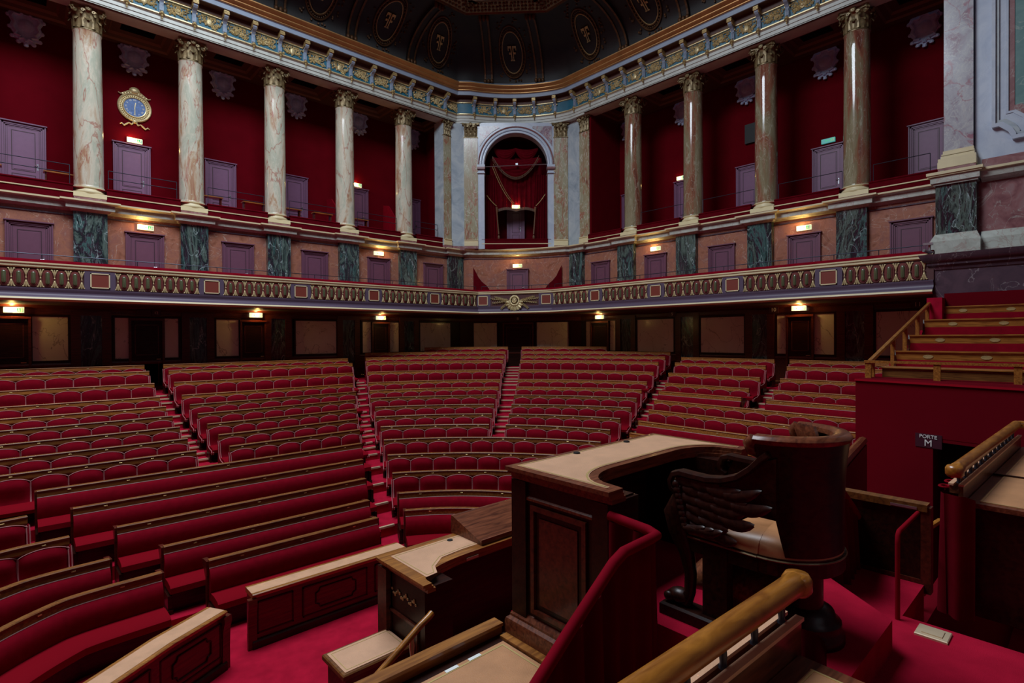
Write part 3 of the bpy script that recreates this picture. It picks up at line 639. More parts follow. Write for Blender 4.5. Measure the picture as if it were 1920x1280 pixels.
# ribs
def rib(b, t, wdir, wd=.42):
    g = G(); vs = []; n = 14; wx, wy = wdir
    for j in range(n + 1):
        p = cove(b, t, j / n * .97); v = j / n; a = v * pi / 2
        ox, oy = (t[0] - b[0]), (t[1] - b[1]); l = math.hypot(ox, oy) or 1; ox /= l; oy /= l
        d = .16; px, py, pz = p[0] + ox * d * cos(a), p[1] + oy * d * cos(a), p[2] - d * sin(a)
        for s, dd in ((-1, 0), (-1, 1), (-.6, 1), (-.55, .7), (.55, .7), (.6, 1), (1, 1), (1, 0)):
            q = (p[0] + (px - p[0]) * dd + wx * s * wd / 2, p[1] + (py - p[1]) * dd + wy * s * wd / 2, p[2] + (pz - p[2]) * dd); vs.append(q)
    g.mat(0); 
    for i in range(n):
        for j in range(7): g.cm = 1 if j in (1, 5) else 0; g.add([vs[i * 8 + j], vs[i * 8 + j + 1], vs[(i + 1) * 8 + j + 1], vs[(i + 1) * 8 + j]], [(0, 1, 2, 3)])
    p0 = cove(b, t, .02); p1 = cove(b, t, .92); g.cm = 1
    for p, hh in ((p0, .12), (p1, .2)):
        for s in (-1, 0, 1): g.ball((p[0] + wx * s * wd * .4 + (t[0] - b[0]) * .07, p[1] + wy * s * wd * .4 + (t[1] - b[1]) * .07, p[2] - .06), (.09, .09, hh), 8, 5)
    return g
def medallion(b, t, wdir, w2=.62):
    g = G(); wx, wy = wdir
    def P(s, v): p = cove(b, t, v); return Vector((p[0] + wx * s, p[1] + wy * s, p[2]))
    ox, oy = (t[0] - b[0]), (t[1] - b[1]); l = math.hypot(ox, oy); inw = Vector((ox / l, oy / l, -.3)) 
    for rr, th, mt in ((1.0, .04, 0), (.82, .03, 0), (.78, .018, 1)):
        pts = [P(w2 * rr * cos(a), .46 + .36 * rr * sin(a)) + inw * .05 for a in [2 * pi * i / 32 for i in range(33)]]
        g.cm = mt; g.tube(pts, th, 6)
    rnd = random.Random(5); g.cm = 0
    for i in range(40):
        a = 2 * pi * i / 40; rr = .91; g.ball(P(w2 * rr * cos(a), .46 + .36 * rr * sin(a)) + inw * .05, .04, 5, 4)
    for i in range(46):
        a = rnd.uniform(0, 2 * pi); rr = rnd.uniform(1.12, 1.35); s = w2 * rr * cos(a) * 1.1; v = .46 + .36 * rr * sin(a)
        if .03 < v < .97: g.ball(P(s, v) + inw * .03, (.05, .05, .06), 5, 4)
    # monogram of a mirrored and a plain F
    g.cm = 1
    for s in (-1, 1):
        def q(x0, x1, v0, v1): 
            pts = [P(s * x0, v0) + inw * .08, P(s * x1, v0) + inw * .08, P(s * x1, v1) + inw * .08, P(s * x0, v1) + inw * .08]; g.add([tuple(p) for p in pts] + [tuple(p - inw * .04) for p in pts], [(0, 1, 2, 3), (0, 1, 5, 4), (1, 2, 6, 5), (2, 3, 7, 6), (3, 0, 4, 7)])
        q(.025, .065, .36, .56); q(.065, .20, .53, .56); q(.065, .16, .45, .475); q(.01, .10, .36, .375); q(.17, .20, .50, .53)
    return g
RIBS = []
for x in [c for c in COLA if c > -3]:
    RIBS.append(((x, 21.9), (x, 19.3), (1, 0)))
MED = [((x + SP / 2, 21.9), (x + SP / 2, 19.3), (1, 0)) for x in COLA if x > -3 and x < 13]
def cornerpt(t): i = 3 + t * (na - 1); k = int(i); fr = i - k; return tuple(base[k][j] + (base[min(k + 1, NC - 1)][j] - base[k][j]) * fr for j in (0, 1)), tuple(top[k][j] + (top[min(k + 1, NC - 1)][j] - top[k][j]) * fr for j in (0, 1))
for t in (.22, .78): b, tt = cornerpt(t); RIBS.append((b, tt, (.707, -.707)))
b, tt = cornerpt(.5); MED.append((b, tt, (.707, -.707)))
MED.append(((15.1, 21.9), (14.0, 19.3), (1, 0))); MED.append(((20.2, 16.3), (17.5, 15.5), (0, -1)))
for y in COLB: RIBS.append(((20.2, y), (17.5, y), (0, -1)))
for y in COLB[:-1]: MED.append(((20.2, y - SP / 2), (17.5, y - SP / 2), (0, -1)))
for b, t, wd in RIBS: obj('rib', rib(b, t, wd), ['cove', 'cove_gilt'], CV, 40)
for b, t, wd in MED: obj('medallion', medallion(b, t, wd), ['cove_gilt', 'gilt'], CV, 40)

# ------------------------------------------------------------------ doors, exit signs
DN = [0]
def door(x, y, z0, z1, rz, w, label, style='low', handle=1):
    # local frame: x right, y into the wall; frame face at y = -0.05
    DN[0] += 1
    t = thing('door_%d' % DN[0], (x, y, 0), rz, label, 'door', None, 'structure')
    h = w / 2; fm = 'door_purple' if style != 'up' else 'door_purple_light'
    g = G(); fw = .17
    q = [(-h, z0), (-h, z1), (h, z1), (h, z0)]
    # stepped architrave
    for k, (a, b, d) in enumerate(((0, .035, -.09), (.035, .09, -.065), (.09, .13, -.045), (.13, fw, -.02))):
        g.mat(0); g.box(-h + a, -h + b, d, .06, z0, z1 - a).box(h - b, h - a, d, .06, z0, z1 - a).box(-h + a, h - a, d, .06, z1 - b, z1 - a)
    g.box(-h - .03, h + .03, -.12, .06, z1 - .02, z1 + .015)
    for a, d in ((.035, -.0665), (.09, -.0465), (.13, -.0215), (fw, -.0155)): g.mat(1); g.box(-h + a, -h + a + .010, d, .0, z0, z1 - a).box(h - a - .010, h - a, d, .0, z0, z1 - a).box(-h + a, h - a, d, .0, z1 - a - .010, z1 - a)  # thin dark strips paint recess shade at each frame step
    obj('frame', g, [fm, 'door_recess_shade'], t)
    g = G(); li = h - fw; zt = z1 - fw
    g.mat(0).box(-li, li, -.014, .05, z0, zt)
    lf = obj('leaf', g, fm, t)
    def panel(x0, x1, a, b):
        g = G(); g.mat(1).box(x0, x1, -.020, -.014, a, a + .022).box(x0, x1, -.020, -.014, b - .022, b).box(x0, x0 + .022, -.020, -.014, a + .022, b - .022).box(x1 - .022, x1, -.020, -.014, a + .022, b - .022)  # dark border paints the shade round the raised panel
        g.mat(0).bev(x0 + .05, x1 - .05, -.026, -.014, a + .05, b - .05, .006)
        obj('panel', g, [fm, 'door_recess_shade'], lf)
    panel(-li + .10, li - .10, z0 + .72, zt - .09); panel(-li + .10, li - .10, z0 + .14, z0 + .62)
    hx = (li - .05) * handle
    g = G().box(hx - .02, hx + .02, -.02, 0, z0 + .80, z0 + 1.02).tube([(hx, -.02, z0 + .96), (hx, -.06, z0 + .96), (hx - .09 * handle, -.06, z0 + .955)], .011, 6); obj('handle', g, 'steel', lf)
    return t
def sign(x, y, z, rz, label, lit=True, w=.47, group='exit signs', side=-1, power=5.5):
    t = thing('exit_sign', (x, y, z), rz, label, 'exit sign', group)
    c = 'sign_case' if lit else 'sign_cyan'
    obj('case', G().bev(-w / 2, w / 2, -.07, 0, -.085, .085, .006), c, t)
    # running figure, door and arrow
    gs = 'sign_green' if lit else 'sign_green'
    g = G(); X = w / 2
    g.box(.30 * X, .92 * X, -.074, -.07, -.06, .06); obj('pictogram_field', g, gs, t)
    g = G(); g.ball((.48 * X, -.075, .035), (.012, .004, .012), 6, 4); g.box(.44 * X, .54 * X, -.077, -.074, -.02, .022).box(.36 * X, .46 * X, -.077, -.074, -.05, -.02).box(.52 * X, .62 * X, -.077, -.074, -.05, -.02).box(.68 * X, .86 * X, -.077, -.074, -.05, .05); obj('running_figure', g, 'white', t)
    g = G().box(-.25 * X, .12 * X, -.074, -.07, -.012, .012).yprism([(-.25 * X, -.04), (-.25 * X, .04), (-.42 * X, 0)], -.074, -.07); obj('arrow', g, gs, t)
    if lit:
        xx = side * .45 * X
        obj('lamp', G().ball((xx, -.085, .0), (.34 * X, .012, .055), 12, 8), 'sign_glow', t, True)
        L = bpy.data.lights.new('exit_lamp', 'POINT'); L.energy = power * 2.2; L.color = (1.0, .60, .17); L.shadow_soft_size = .05
        lo = bpy.data.objects.new('exit_lamp', L); COL.objects.link(lo); lo.parent = t; lo.location = (xx, -.16, .03)
    return t
def text(s, size, mat, parent, loc, rz=0, ext=.003, name='lettering'):
    c = bpy.data.curves.new(name, 'FONT'); c.body = s; c.size = size; c.extrude = ext; c.align_x = 'CENTER'; c.align_y = 'CENTER'; c.materials.append(MT[mat])
    o = bpy.data.objects.new(name, c); COL.objects.link(o); o.parent = parent; o.location = loc; o.rotation_euler = (pi / 2, 0, rz)
    dg = bpy.context.evaluated_depsgraph_get(); me = bpy.data.meshes.new_from_object(o.evaluated_get(dg)); bpy.data.objects.remove(o); bpy.data.curves.remove(c)
    if not me.materials: me.materials.append(MT[mat])
    o = bpy.data.objects.new(name, me); COL.objects.link(o); o.parent = parent; o.location = loc; o.rotation_euler = (pi / 2, 0, rz); return o

bayA = [AX + .01 + SP * i for i in range(-2, 5)]
bayB = [15.97, 12.99, 10.03, 7.03, 3.97]
CA = {-2: 'two bays left of the frame', -1: 'left of the clock bay', 0: 'below the clock', 1: 'in the first bay right of the clock', 2: 'in the second bay right of the clock', 3: 'in the third bay right of the clock', 4: 'in the fourth bay right of the clock'}
CB = ['in the right wing bay nearest the corner', 'in the second right wing bay from the corner', 'in the third right wing bay from the corner', 'in the fourth right wing bay from the corner', 'in the right wing bay beside the big pier']
for i, x in enumerate(bayA):
    door(x, 22.3, 1.55, 3.65, A_, 1.11, 'purple balcony door in pink marble wall ' + CA[i - 2])
    door(x - .1, 24.2, 4.9, 7.2, A_, 1.14, 'lilac upper gallery door ' + CA[i - 2], 'up')
for i, y in enumerate(bayB):
    door(20.3, y, 1.55, 3.55, B_, 1.07, 'purple balcony door in pink marble wall ' + CB[i])
    door(22.8, y, 4.9, 7.2, B_, 1.12, 'lilac upper gallery door ' + CB[i], 'up')
AC = arc((16.93, 21.8), (19.98, 17.9), 0.42, 20)
ncx, ncy = AC[10]; nrz = math.atan2(17.9 - 21.8, 19.98 - 16.93)
door(ncx - .10, ncy - .08, 1.55, 3.45, nrz, 1.1, 'purple balcony door in the curved pink marble wall under the arched niche')
sign(ncx - .10, ncy - .08, 3.62, nrz, 'glowing exit sign over the balcony door in the curved corner wall')
ud = door(18.525 + .667 * 1.9, 19.925 + .745 * 1.9, 4.9, 6.95, AR.rotation_euler[2], .95, 'lilac door half lit at the back of the draped niche', 'up')
sign(18.525 + .667 * .9, 19.925 + .745 * .9, 6.78, AR.rotation_euler[2], 'glowing exit sign hanging under the curtain of the arched niche', w=.42, side=.4, power=4)
sign(AX + .03, 22.3, 3.86, A_, 'glowing exit sign over the balcony door below the clock')
sign(bayA[5] + .0, 22.3, 3.86, A_, 'glowing exit sign over the balcony door in the third bay right of the clock', side=1)
sign(20.3, bayB[1], 3.78, B_, 'glowing exit sign over the balcony door, second bay of the right wing')
sign(20.3, bayB[3], 3.76, B_, 'glowing exit sign over the balcony door, fourth bay of the right wing')
sign(AX + .0, 24.2, 7.36, A_, 'glowing exit sign between the clock and the upper gallery door')
sign(bayA[5] - .1, 24.2, 7.36, A_, 'glowing exit sign over the upper gallery door, third bay right of the clock')
sign(22.8, bayB[1] + .2, 7.36, B_, 'exit sign over an upper gallery door half hidden by a right wing column', power=1)
sign(22.8, bayB[3], 7.40, B_, 'unlit teal exit sign over the upper gallery door at the right', lit=False)

# ------------------------------------------------------------------ ground level wall under the balcony
def wpanel(x, y, rz, w, label):
    t = thing('marble_wall_panel', (x, y, 0), rz, label, 'wall panel', 'cream marble panels under the balcony')
    obj('slab', G().box(-w / 2, w / 2, -.02, 0, -.655, .74), 'marble_cream', t)
    g = G().box(-w / 2 - .07, w / 2 + .07, -.05, 0, .74, .81).box(-w / 2 - .07, w / 2 + .07, -.05, 0, -.725, -.655).box(-w / 2 - .07, -w / 2, -.05, 0, -.655, .74).box(w / 2, w / 2 + .07, -.05, 0, -.655, .74)
    obj('moulding', g, 'mahogany', t); return t
def gdoor(x, y, rz, w, label):
    DN[0] += 1
    t = thing('door_%d' % DN[0], (x, y, 0), rz, label, 'door', None, 'structure'); h = w / 2
    obj('frame', G().box(-h - .05, -h + .02, -.10, 0, -1.75, .70).box(h - .02, h + .05, -.10, 0, -1.75, .70).box(-h - .05, h + .05, -.12, 0, .66, .74), 'mahogany_red', t)
    lf = obj('leaf', G().box(-h, h, -.03, -.0, -1.75, .66), 'mahogany', t)
    g = G()
    for a, b in ((-.55, .52), (-1.6, -.75)):
        g.box(-h + .12, h - .12, -.045, -.03, a, a + .03).box(-h + .12, h - .12, -.045, -.03, b - .03, b).box(-h + .12, -h + .15, -.045, -.03, a, b).box(h - .15, h - .12, -.045, -.03, a, b)
    obj('panel_moulding', g, 'mahogany_red', lf); obj('handle', G().tube([(h - .08, -.03, -.7), (h - .08, -.09, -.7), (h - .2, -.09, -.7)], .012, 6), 'brass', lf)
    return t
def gpil(x, y, rz, w, label):
    t = thing('dark_marble_pilaster', (x, y, 0), rz, label, 'pilaster', 'dark green marble pilasters under the balcony')
    obj('shaft', G().box(-w / 2, w / 2, -.05, 0, -1.4, .80), 'marble_green', t)
    g = G().box(-w / 2 - .25, -w / 2, -.09, 0, -1.5, .95).box(w / 2, w / 2 + .25, -.09, 0, -1.5, .95).box(-w / 2, w / 2, -.09, 0, .80, .95).box(-w / 2 - .28, w / 2 + .28, -.12, 0, -1.75, -1.4); obj('surround', g, 'mahogany_red', t)
yw = 22.59
for i, (a, b) in enumerate(((.27, 1.13), (2.36, 2.74), (3.80, 4.22), (5.46, 6.24), (8.43, 10.19), (11.43, 11.85), (12.82, 13.29), (14.48, 16.31), (-2.3, -.8))):
    wpanel((a + b) / 2, yw, A_, b - a, 'cream wall panel under the left balcony, ' + ['beside the exit sign at the left edge', 'narrow, left of the dark door below the clock', 'narrow, right of the dark door below the clock', 'left of the doorway with the second lit exit sign', 'wide one above the second seating block', 'narrow strip left of the third lit doorway', 'narrow strip right of the third lit doorway', 'wide one next to the corner', 'beyond the left frame edge'][i])
for x, w, l in ((3.265, .95, 'dark mahogany door under the balcony below the clock'), (6.78, .9, 'dark mahogany door under the second lit exit sign of the left wing'), (12.33, .82, 'dark mahogany door under the lit exit sign near the corner'), (-.28, .95, 'dark mahogany door under the exit sign at the left frame edge')):
    gdoor(x, yw, A_, w, l)
for x, l in ((1.73, 'first'), (4.85, 'second'), (7.72, 'third'), (10.75, 'fourth'), (13.85, 'fifth')): gpil(x, yw, A_, .56, 'dark green marble pilaster under the left balcony, %s from the left' % l)
for i, (a, b) in enumerate(((16.95, 16.66), (15.52, 15.2), (14.0, 12.19), (10.96, 9.19), (7.98, 7.62), (6.78, 6.12), (4.91, 3.3))):
    wpanel(20.39, (a + b) / 2, B_, a - b, 'cream wall panel under the right balcony, ' + ['narrow, left of the lit corner doorway', 'narrow, right of the lit corner doorway', 'wide one just below plaque 9', 'wide one just left of plaque 10', 'narrow, left of the brown wooden door', 'right of the wooden door at the right', 'behind the red stand'][i])
gdoor(20.39, 16.1, B_, 1.0, 'dark open doorway under the lit exit sign right of the corner'); gdoor(20.39, 7.2, B_, .82, 'brown wooden door glowing under the exit sign at the right')
for y, l in ((14.6, 'nearest the corner'), (11.55, 'second from the corner'), (8.6, 'third from the corner'), (5.5, 'nearest the red stand')): gpil(20.39, y, B_, .56, 'dark green marble pilaster under the right balcony, ' + l)
crz = math.atan2(17.3 - 22.6, 3.5); cl = math.hypot(3.5, 5.3); cdx, cdy = 3.5 / cl, -5.3 / cl; cx0, cy0 = 18.65 - .01, 19.95 - .01
for d, w, l in ((-1.75, 1.25, 'left'), (1.75, 1.6, 'right')):
    wpanel(cx0 + cdx * d, cy0 + cdy * d, crz, w, 'cream marble wall panel %s of the central corner door under plaque 8' % l)
gdoor(cx0, cy0, crz, 1.5, 'broad dark door in the corner under plaque 8')
def plaque(x, y, z, rz, s, label):
    t = thing('number_plaque', (x, y, z), rz, label, 'plaque', 'door number plaques'); obj('plate', G().box(-.17, .17, -.03, 0, -.11, .11), 'plaque', t); text(s, .19, 'plaque_text', t, (0, -.035, 0)); return t
plaque(cx0 - cdy * -.12, cy0 - cdx * .12, .93, crz, '8', 'small dark plaque with the number 8 over the corner door')
plaque(20.30, 12.2, .93, B_, '9', 'small dark plaque with the number 9 under the right balcony')
plaque(20.30, 8.07, .94, B_, '10', 'small dark plaque with the number 10 left of a lit exit sign')
plaque(20.30, 3.80, .93, B_, '11', 'small dark plaque with the number 11 above the red stand')
sign(-.15, 22.5, .93, A_, 'bright exit sign under the balcony at the left frame edge', side=-.4, power=9)
sign(6.85, 22.5, .93, A_, 'bright exit sign under the left balcony, second from the left', side=.3, power=7)
sign(12.3, 22.5, .93, A_, 'bright exit sign under the left balcony near the corner', side=.2, power=5)
sign(20.3, 16.05, .93, B_, 'bright exit sign under the right balcony near the corner', side=.1, power=5)
sign(20.3, 7.2, .96, B_, 'bright exit sign over the wooden door at the right', side=.3, power=8)
t = thing('exit_sign', (3.25, 22.5, .93), 0, 'dark unlit sign box over the door below the clock', 'exit sign', 'exit signs'); obj('case', G().bev(-.28, .12, -.06, 0, -.1, .1, .005).bev(.14, .42, -.06, 0, -.11, .11, .005), 'plaque', t); text('12', .13, 'plaque_text', t, (.28, -.065, 0))

# ------------------------------------------------------------------ clock and cartouches
CK = thing('wall_clock', (3.20, 24.2, 8.58), 0, 'ornate gilt wall clock with a deep blue dial on the red upper wall', 'clock')
def disc(prof, n=40): return G().lathe(prof, n).xf(Matrix.Rotation(pi / 2, 4, 'X'))
obj('dial', disc([(0, .05), (.345, .05), (.345, .0)]), 'clock_blue', CK, 30)
bz = obj('bezel', disc([(.33, .03), (.335, .075), (.365, .085), (.38, .06), (.385, .04), (.46, .04), (.465, .07), (.50, .085), (.525, .06), (.53, .0)]), 'gilt_bright', CK, 35)
g = G()
for i in range(40): a = 2 * pi * i / 40; g.ball((.423 * cos(a), -.05, .423 * sin(a)), (.026, .02, .034), 6, 4)
obj('bead_ring', g, 'gilt', CK)
RN = ['XII', 'I', 'II', 'III', 'IIII', 'V', 'VI', 'VII', 'VIII', 'IX', 'X', 'XI']
for i, s in enumerate(RN):
    a = pi / 2 - 2 * pi * i / 12; o = text(s, .085, 'white', CK, (.262 * cos(a), -.056, .262 * sin(a)), 0, .003, 'numeral')
    o.rotation_mode = 'XYZ'; o.rotation_euler = Matrix.Rotation(pi / 2, 3, 'X').to_euler(); o.rotation_euler = (Matrix.Rotation(2 * pi * i / 12, 3, 'Y') @ Matrix.Rotation(pi / 2, 3, 'X')).to_euler()
obj('minute_hand', G().box(-.010, .010, -.075, -.066, -.27, .06), 'gilt_bright', CK); obj('hour_hand', G().box(-.012, .012, -.066, -.06, -.05, .18).xf(Matrix.Rotation(.16, 4, 'Y')), 'gilt_bright', CK)
g = G().ball((0, -.07, .60), (.14, .07, .11), 12, 8)
for i in range(9): a = pi * i / 8; v, f = leaf(.04, .16, .05); M = Matrix.Translation((0, -.03, .57)) @ Matrix.Rotation(pi / 2 - a, 4, 'Y'); g.add([tuple(M @ Vector(p)) for p in v], f)
for s in (-1, 1):
    g.tube([(s * .08, -.05, .55), (s * .2, -.07, .53), (s * .3, -.06, .47), (s * .42, -.05, .40), (s * .50, -.05, .44)], .03, 6, [1, 1.2, 1, .7, .5])
    for k in range(4): g.ball((s * (.12 + .08 * k), -.06, .52 - .035 * k), (.045, .03, .04), 6, 4)
obj('crest', g, 'gilt_bright', CK, 40)
g = G().ball((0, -.05, -.52), (.09, .05, .07), 10, 6)
for s in (-1, 1): g.tube([(s * .04, -.04, -.56), (s * .10, -.05, -.64), (s * .18, -.05, -.60), (s * .25, -.05, -.66), (s * .33, -.05, -.73), (s * .40, -.05, -.66), (s * .46, -.05, -.70)], .026, 6, [1, 1.3, .9, 1.3, 1.2, .9, .4])
obj('ribbon', g, 'gilt_bright', CK, 40)
def cart_geo():
    g = G(); pts = [(0, -.62), (-.08, -.50), (-.20, -.55), (-.17, -.44), (-.36, -.40), (-.30, -.28), (-.42, -.10), (-.36, .10), (-.46, .30), (-.38, .46), (-.20, .44), (-.12, .56), (0, .60)]
    pl = pts + [(-x, z) for x, z in pts[-2:0:-1]]
    g.yprism(pl, -.10, 0)
    g.tube([(x * .78, -.12, z * .78) for x, z in pl + pl[:1]], .05, 6); g.join(disc([(0, .16), (.10, .15), (.20, .11), (.24, .08)], 20), Matrix.Translation((0, 0, .05)))
    for s in (-1, 1): g.tube([(s * .30 + p[0] * .8, -.10, .38 + p[2] * .8) for p in volute(.10)], .03, 5)
    for x, z in pl[::2]: g.ball((x * .95, -.08, z * .95), (.07, .05, .07), 6, 4)
    return g
me_cart = mesh('cartouche', cart_geo(), 'cartouche', 40)
for i, x in enumerate(bayA):
    o = obj('cartouche', None, None, None, me=me_cart, loc=(x, 24.19, 10.38)); tag(o, 'pale blue cartouche high up ' + CA[i - 2].replace('below', 'above'), 'cartouche', 'cartouches above the upper doors')
for i, y in enumerate(bayB):
    o = obj('cartouche', None, None, None, me=me_cart, loc=(22.79, y + .1, 10.38), rz=B_); tag(o, 'pale blue cartouche high up ' + CB[i], 'cartouche', 'cartouches above the upper doors')
tag(obj('ventilation_grille', G().box(22.7, 22.8, 9.3, 10.2, 8.1, 8.9), 'black'), 'small black square opening in the dark red upper wall of the right wing', 'grille')

# ------------------------------------------------------------------ balcony parapet
ovg = G()
def capsule(w, h, n=9):
    pts = [(w * cos(a), h + w * sin(a)) for a in [pi * i / n for i in range(n + 1)]] + [(w * cos(a), -h + w * sin(a)) for a in [pi + pi * i / n for i in range(n + 1)]]
    return pts
def caps_relief(w, h, d0, d1, inner, n=9):
    o = capsule(w, h, n); i_ = capsule(inner, h, n); k = len(o)
    return G().add([(x, -d0, z) for x, z in o] + [(x, -d1, z) for x, z in i_], [(j, (j + 1) % k, k + (j + 1) % k, k + j) for j in range(k)] + [tuple(range(k, 2 * k))])
q = G(); o1 = capsule(.125, .115); q.mat(0); q.join(caps_relief(.125, .125, 0, .035, .105)); 
me_ring = mesh('oval_surround', G().join(caps_relief(.128, .125, 0, .03, .105)).join(caps_relief(.085, .125, .03, .05, .07)), 'oval_red')
me_boss = mesh('oval_boss', G().join(caps_relief(.052, .125, .045, .075, .042)).join(caps_relief(.042, .125, .075, .088, .02)), 'boss_green', 60)
q = G()
for s in (1, -1):
    for dx, ln in ((-.04, .15), (0, .17), (.04, .15)):
        q.tube([(dx * .1, -.03, s * .035), (dx * .3, -.04, s * .12), (dx * 1.25, -.035, s * (.08 + ln))], .015, 5, [.6, 1.3, 1.1])
    q.ball((0, -.04, s * .12), (.024, .018, .06), 6, 4); q.ball((-.058, -.035, s * .235), (.028, .016, .02), 6, 4); q.ball((.058, -.035, s * .235), (.028, .016, .02), 6, 4)
q.ball((0, -.055, 0), (.022, .022, .026), 8, 6)
me_orn = mesh('gilt_ornament', q, 'gilt_bright', 50)
ZM = 1.735
def parapet(path, name_label):
    t = thing('balcony_parapet', (0, 0, 0), 0, name_label, 'balcony')
    g = G()
    g.mat(1).sweep(path, [(-.12, 2.17), (.10, 2.17), (.10, 2.13), (.07, 2.11), (.07, 2.05), (.03, 2.02)])
    g.mat(0).sweep(path, [(.03, 2.02), (0, 2.0), (0, 1.47)])
    obj('fascia', g, ['fascia_brown', 'cream'], t, 30)
    g = G(); g.mat(0).sweep(path, [(0, 1.47), (.05, 1.46), (.05, 1.42), (.02, 1.38), (.02, 1.30), (.06, 1.25), (.14, 1.22), (.15, 1.20)]); g.mat(1).sweep(path, [(.15, 1.20), (.19, 1.18), (.20, 1.15), (.17, 1.11), (.10, 1.09)]); g.mat(0).sweep(path, [(.10, 1.09), (-.6, 1.08)])
    obj('base_moulding', g, ['fascia_purple', 'cream'], t, 50)
    g = G().sweep(path, [(-.14, 1.6), (-.14, 2.22), (-.10, 2.26), (0.02, 2.26), (.05, 2.22), (.05, 2.17)]); obj('velvet_cap', g, 'velvet', t, 40)
    return t
def pedestal(t, x, y, rz):
    p = thing('pedestal', (x, y, 0), rz); p.parent = t
    p2 = obj('pedestal', G().box(-.37, .37, -.045, 0, 1.47, 2.02), 'fascia_purple', t, loc=(x, y, 0), rz=rz); bpy.data.objects.remove(p)
    g = G(); a, b, zz0, zz1 = -.235, .235, 1.52, 1.96
    g.mat(0).box(a, b, -.055, -.045, zz0, zz1)
    g.mat(1).box(a, b, -.07, -.045, zz0, zz0 + .03).box(a, b, -.07, -.045, zz1 - .03, zz1).box(a, a + .03, -.07, -.045, zz0, zz1).box(b - .03, b, -.07, -.045, zz0, zz1)
    obj('square_panel', g, ['panel_red', 'cream'], p2)
def ovals(t, p, q, n, rz):
    for i in range(n + 1):
        u = (i) / n; x, y = p[0] + (q[0] - p[0]) * u, p[1] + (q[1] - p[1]) * u; obj('gilt_ornament', None, None, t, loc=(x, y, ZM), rz=rz, me=me_orn)
        if i < n:
            u = (i + .5) / n; x, y = p[0] + (q[0] - p[0]) * u, p[1] + (q[1] - p[1]) * u
            s = obj('oval_surround', None, None, t, loc=(x, y, ZM), rz=rz, me=me_ring); obj('oval_boss', None, None, s, me=me_boss)
t = parapet([(XW, 20.1), (16.15, 20.1)], 'long balcony parapet of the left wing with gilt ovals and square red panels')
PX = [1.76 + SP * i for i in range(-1, 5)]
for x in PX: pedestal(t, x, 20.1, 0)
for a, b in zip([-4.1] + PX, PX + [16.35]):
    if b > 16: b = 16.35
    if a < -2: continue
    ovals(t, (a + .43, 20.1), (b - .43, 20.1), 7 if b < 16 else 5, 0)
t = parapet([(18.0, 17.0), (18.0, YE - .12)], 'long balcony parapet of the right wing with gilt ovals and square red panels')
PY = [14.45, 11.51, 8.50, 5.55]
for y in PY: pedestal(t, 18.0, y, B_)
for a, b in zip([17.25] + PY, PY + [YE - .35]): ovals(t, (18.0, a - .43), (18.0, b + .43), 6, B_)
CP = arc((16.15, 20.1), (18.0, 17.0), 0.14)
t = parapet(CP, 'short concave balcony parapet in the corner with a gilt trophy')
for ii, jj in ((0, 2), (12, 14)):
    (x0, y0), (x1, y1) = CP[ii], CP[jj]; pedestal(t, (x0 + x1) / 2, (y0 + y1) / 2, math.atan2(y1 - y0, x1 - x0))
q = G(); rnd = random.Random(9)
cm = ((CP[7][0]), (CP[7][1])); crot = math.atan2(17.0 - 20.1, 1.85)
for i in range(22): a = 2 * pi * i / 22; q.ball((.21 * cos(a), -.08, .21 * sin(a)), (.05, .05, .06), 6, 4)
q.ball((0, -.09, 0), (.13, .07, .15), 12, 8)
for i in range(10): a = 2 * pi * i / 10; q.ball((.09 * cos(a), -.15, .1 * sin(a)), .03, 6, 4)
for s in (-1, 1):
    for k, (a0, l) in enumerate(((.05, .95), (.30, .75), (-.18, .85), (-.6, .55))):
        pts = [(s * .2, -.08, 0)]; a = a0
        for i in range(10): a += .07 * (1 if k % 2 == 0 else -1) * sin(i); pts.append((pts[-1][0] + s * l / 10 * cos(a), -.08, pts[-1][2] + l / 10 * sin(a)))
        q.tube(pts, .011, 5)
        for p in pts[2:]:
            for ss in (-1, 1): v, f = leaf(.014, .075, .02, n=3); M = Matrix.Translation(p) @ Matrix.Rotation(s * (pi / 2 - a) + ss * .7, 4, 'Y'); q.add([tuple(M @ Vector(c)) for c in v], f)
for i in range(9): a = pi + pi * i / 8; v, f = leaf(.05, .26, .08); M = Matrix.Translation((.15 * cos(a), -.07, .12 * sin(a) - .08)) @ Matrix.Rotation(pi / 2 - a, 4, 'Y'); q.add([tuple(M @ Vector(c)) for c in v], f)
obj('gilt_trophy', q, 'gilt_bright', t, 50, loc=(cm[0], cm[1], ZM - .02), rz=crot)
# thin rails
def railing(pts, zs, z0, step, name, label, mat='steel_dark'):
    t = thing(name, (0, 0, 0), 0, label, 'railing', 'thin steel railings'); 
    for z in zs: obj('rail', G().tube([(x, y, z) for x, y in pts], .013, 6), mat, t)
    for a, b in zip(pts, pts[1:]):
        l = math.hypot(b[0] - a[0], b[1] - a[1]); n = max(1, int(l / step))
        for i in range(n + 1): u = i / n; obj('post', G().tube([(a[0] + (b[0] - a[0]) * u, a[1] + (b[1] - a[1]) * u, z0), (a[0] + (b[0] - a[0]) * u, a[1] + (b[1] - a[1]) * u, zs[0])], .011, 5), mat, t)
railing([(-4, 20.2), (16.1, 20.2)], [2.42], 2.2, 1.1, 'balcony_railing', 'thin dark steel railing on the balcony of the left wing')
railing([(18.1, 16.9), (18.1, YE)], [2.42], 2.2, 1.1, 'balcony_railing', 'thin dark steel railing on the balcony of the right wing')
railing([(16.3, 20.0), (18.0, 17.2)], [2.42], 2.2, .8, 'balcony_railing', 'thin dark steel railing on the concave corner of the balcony')
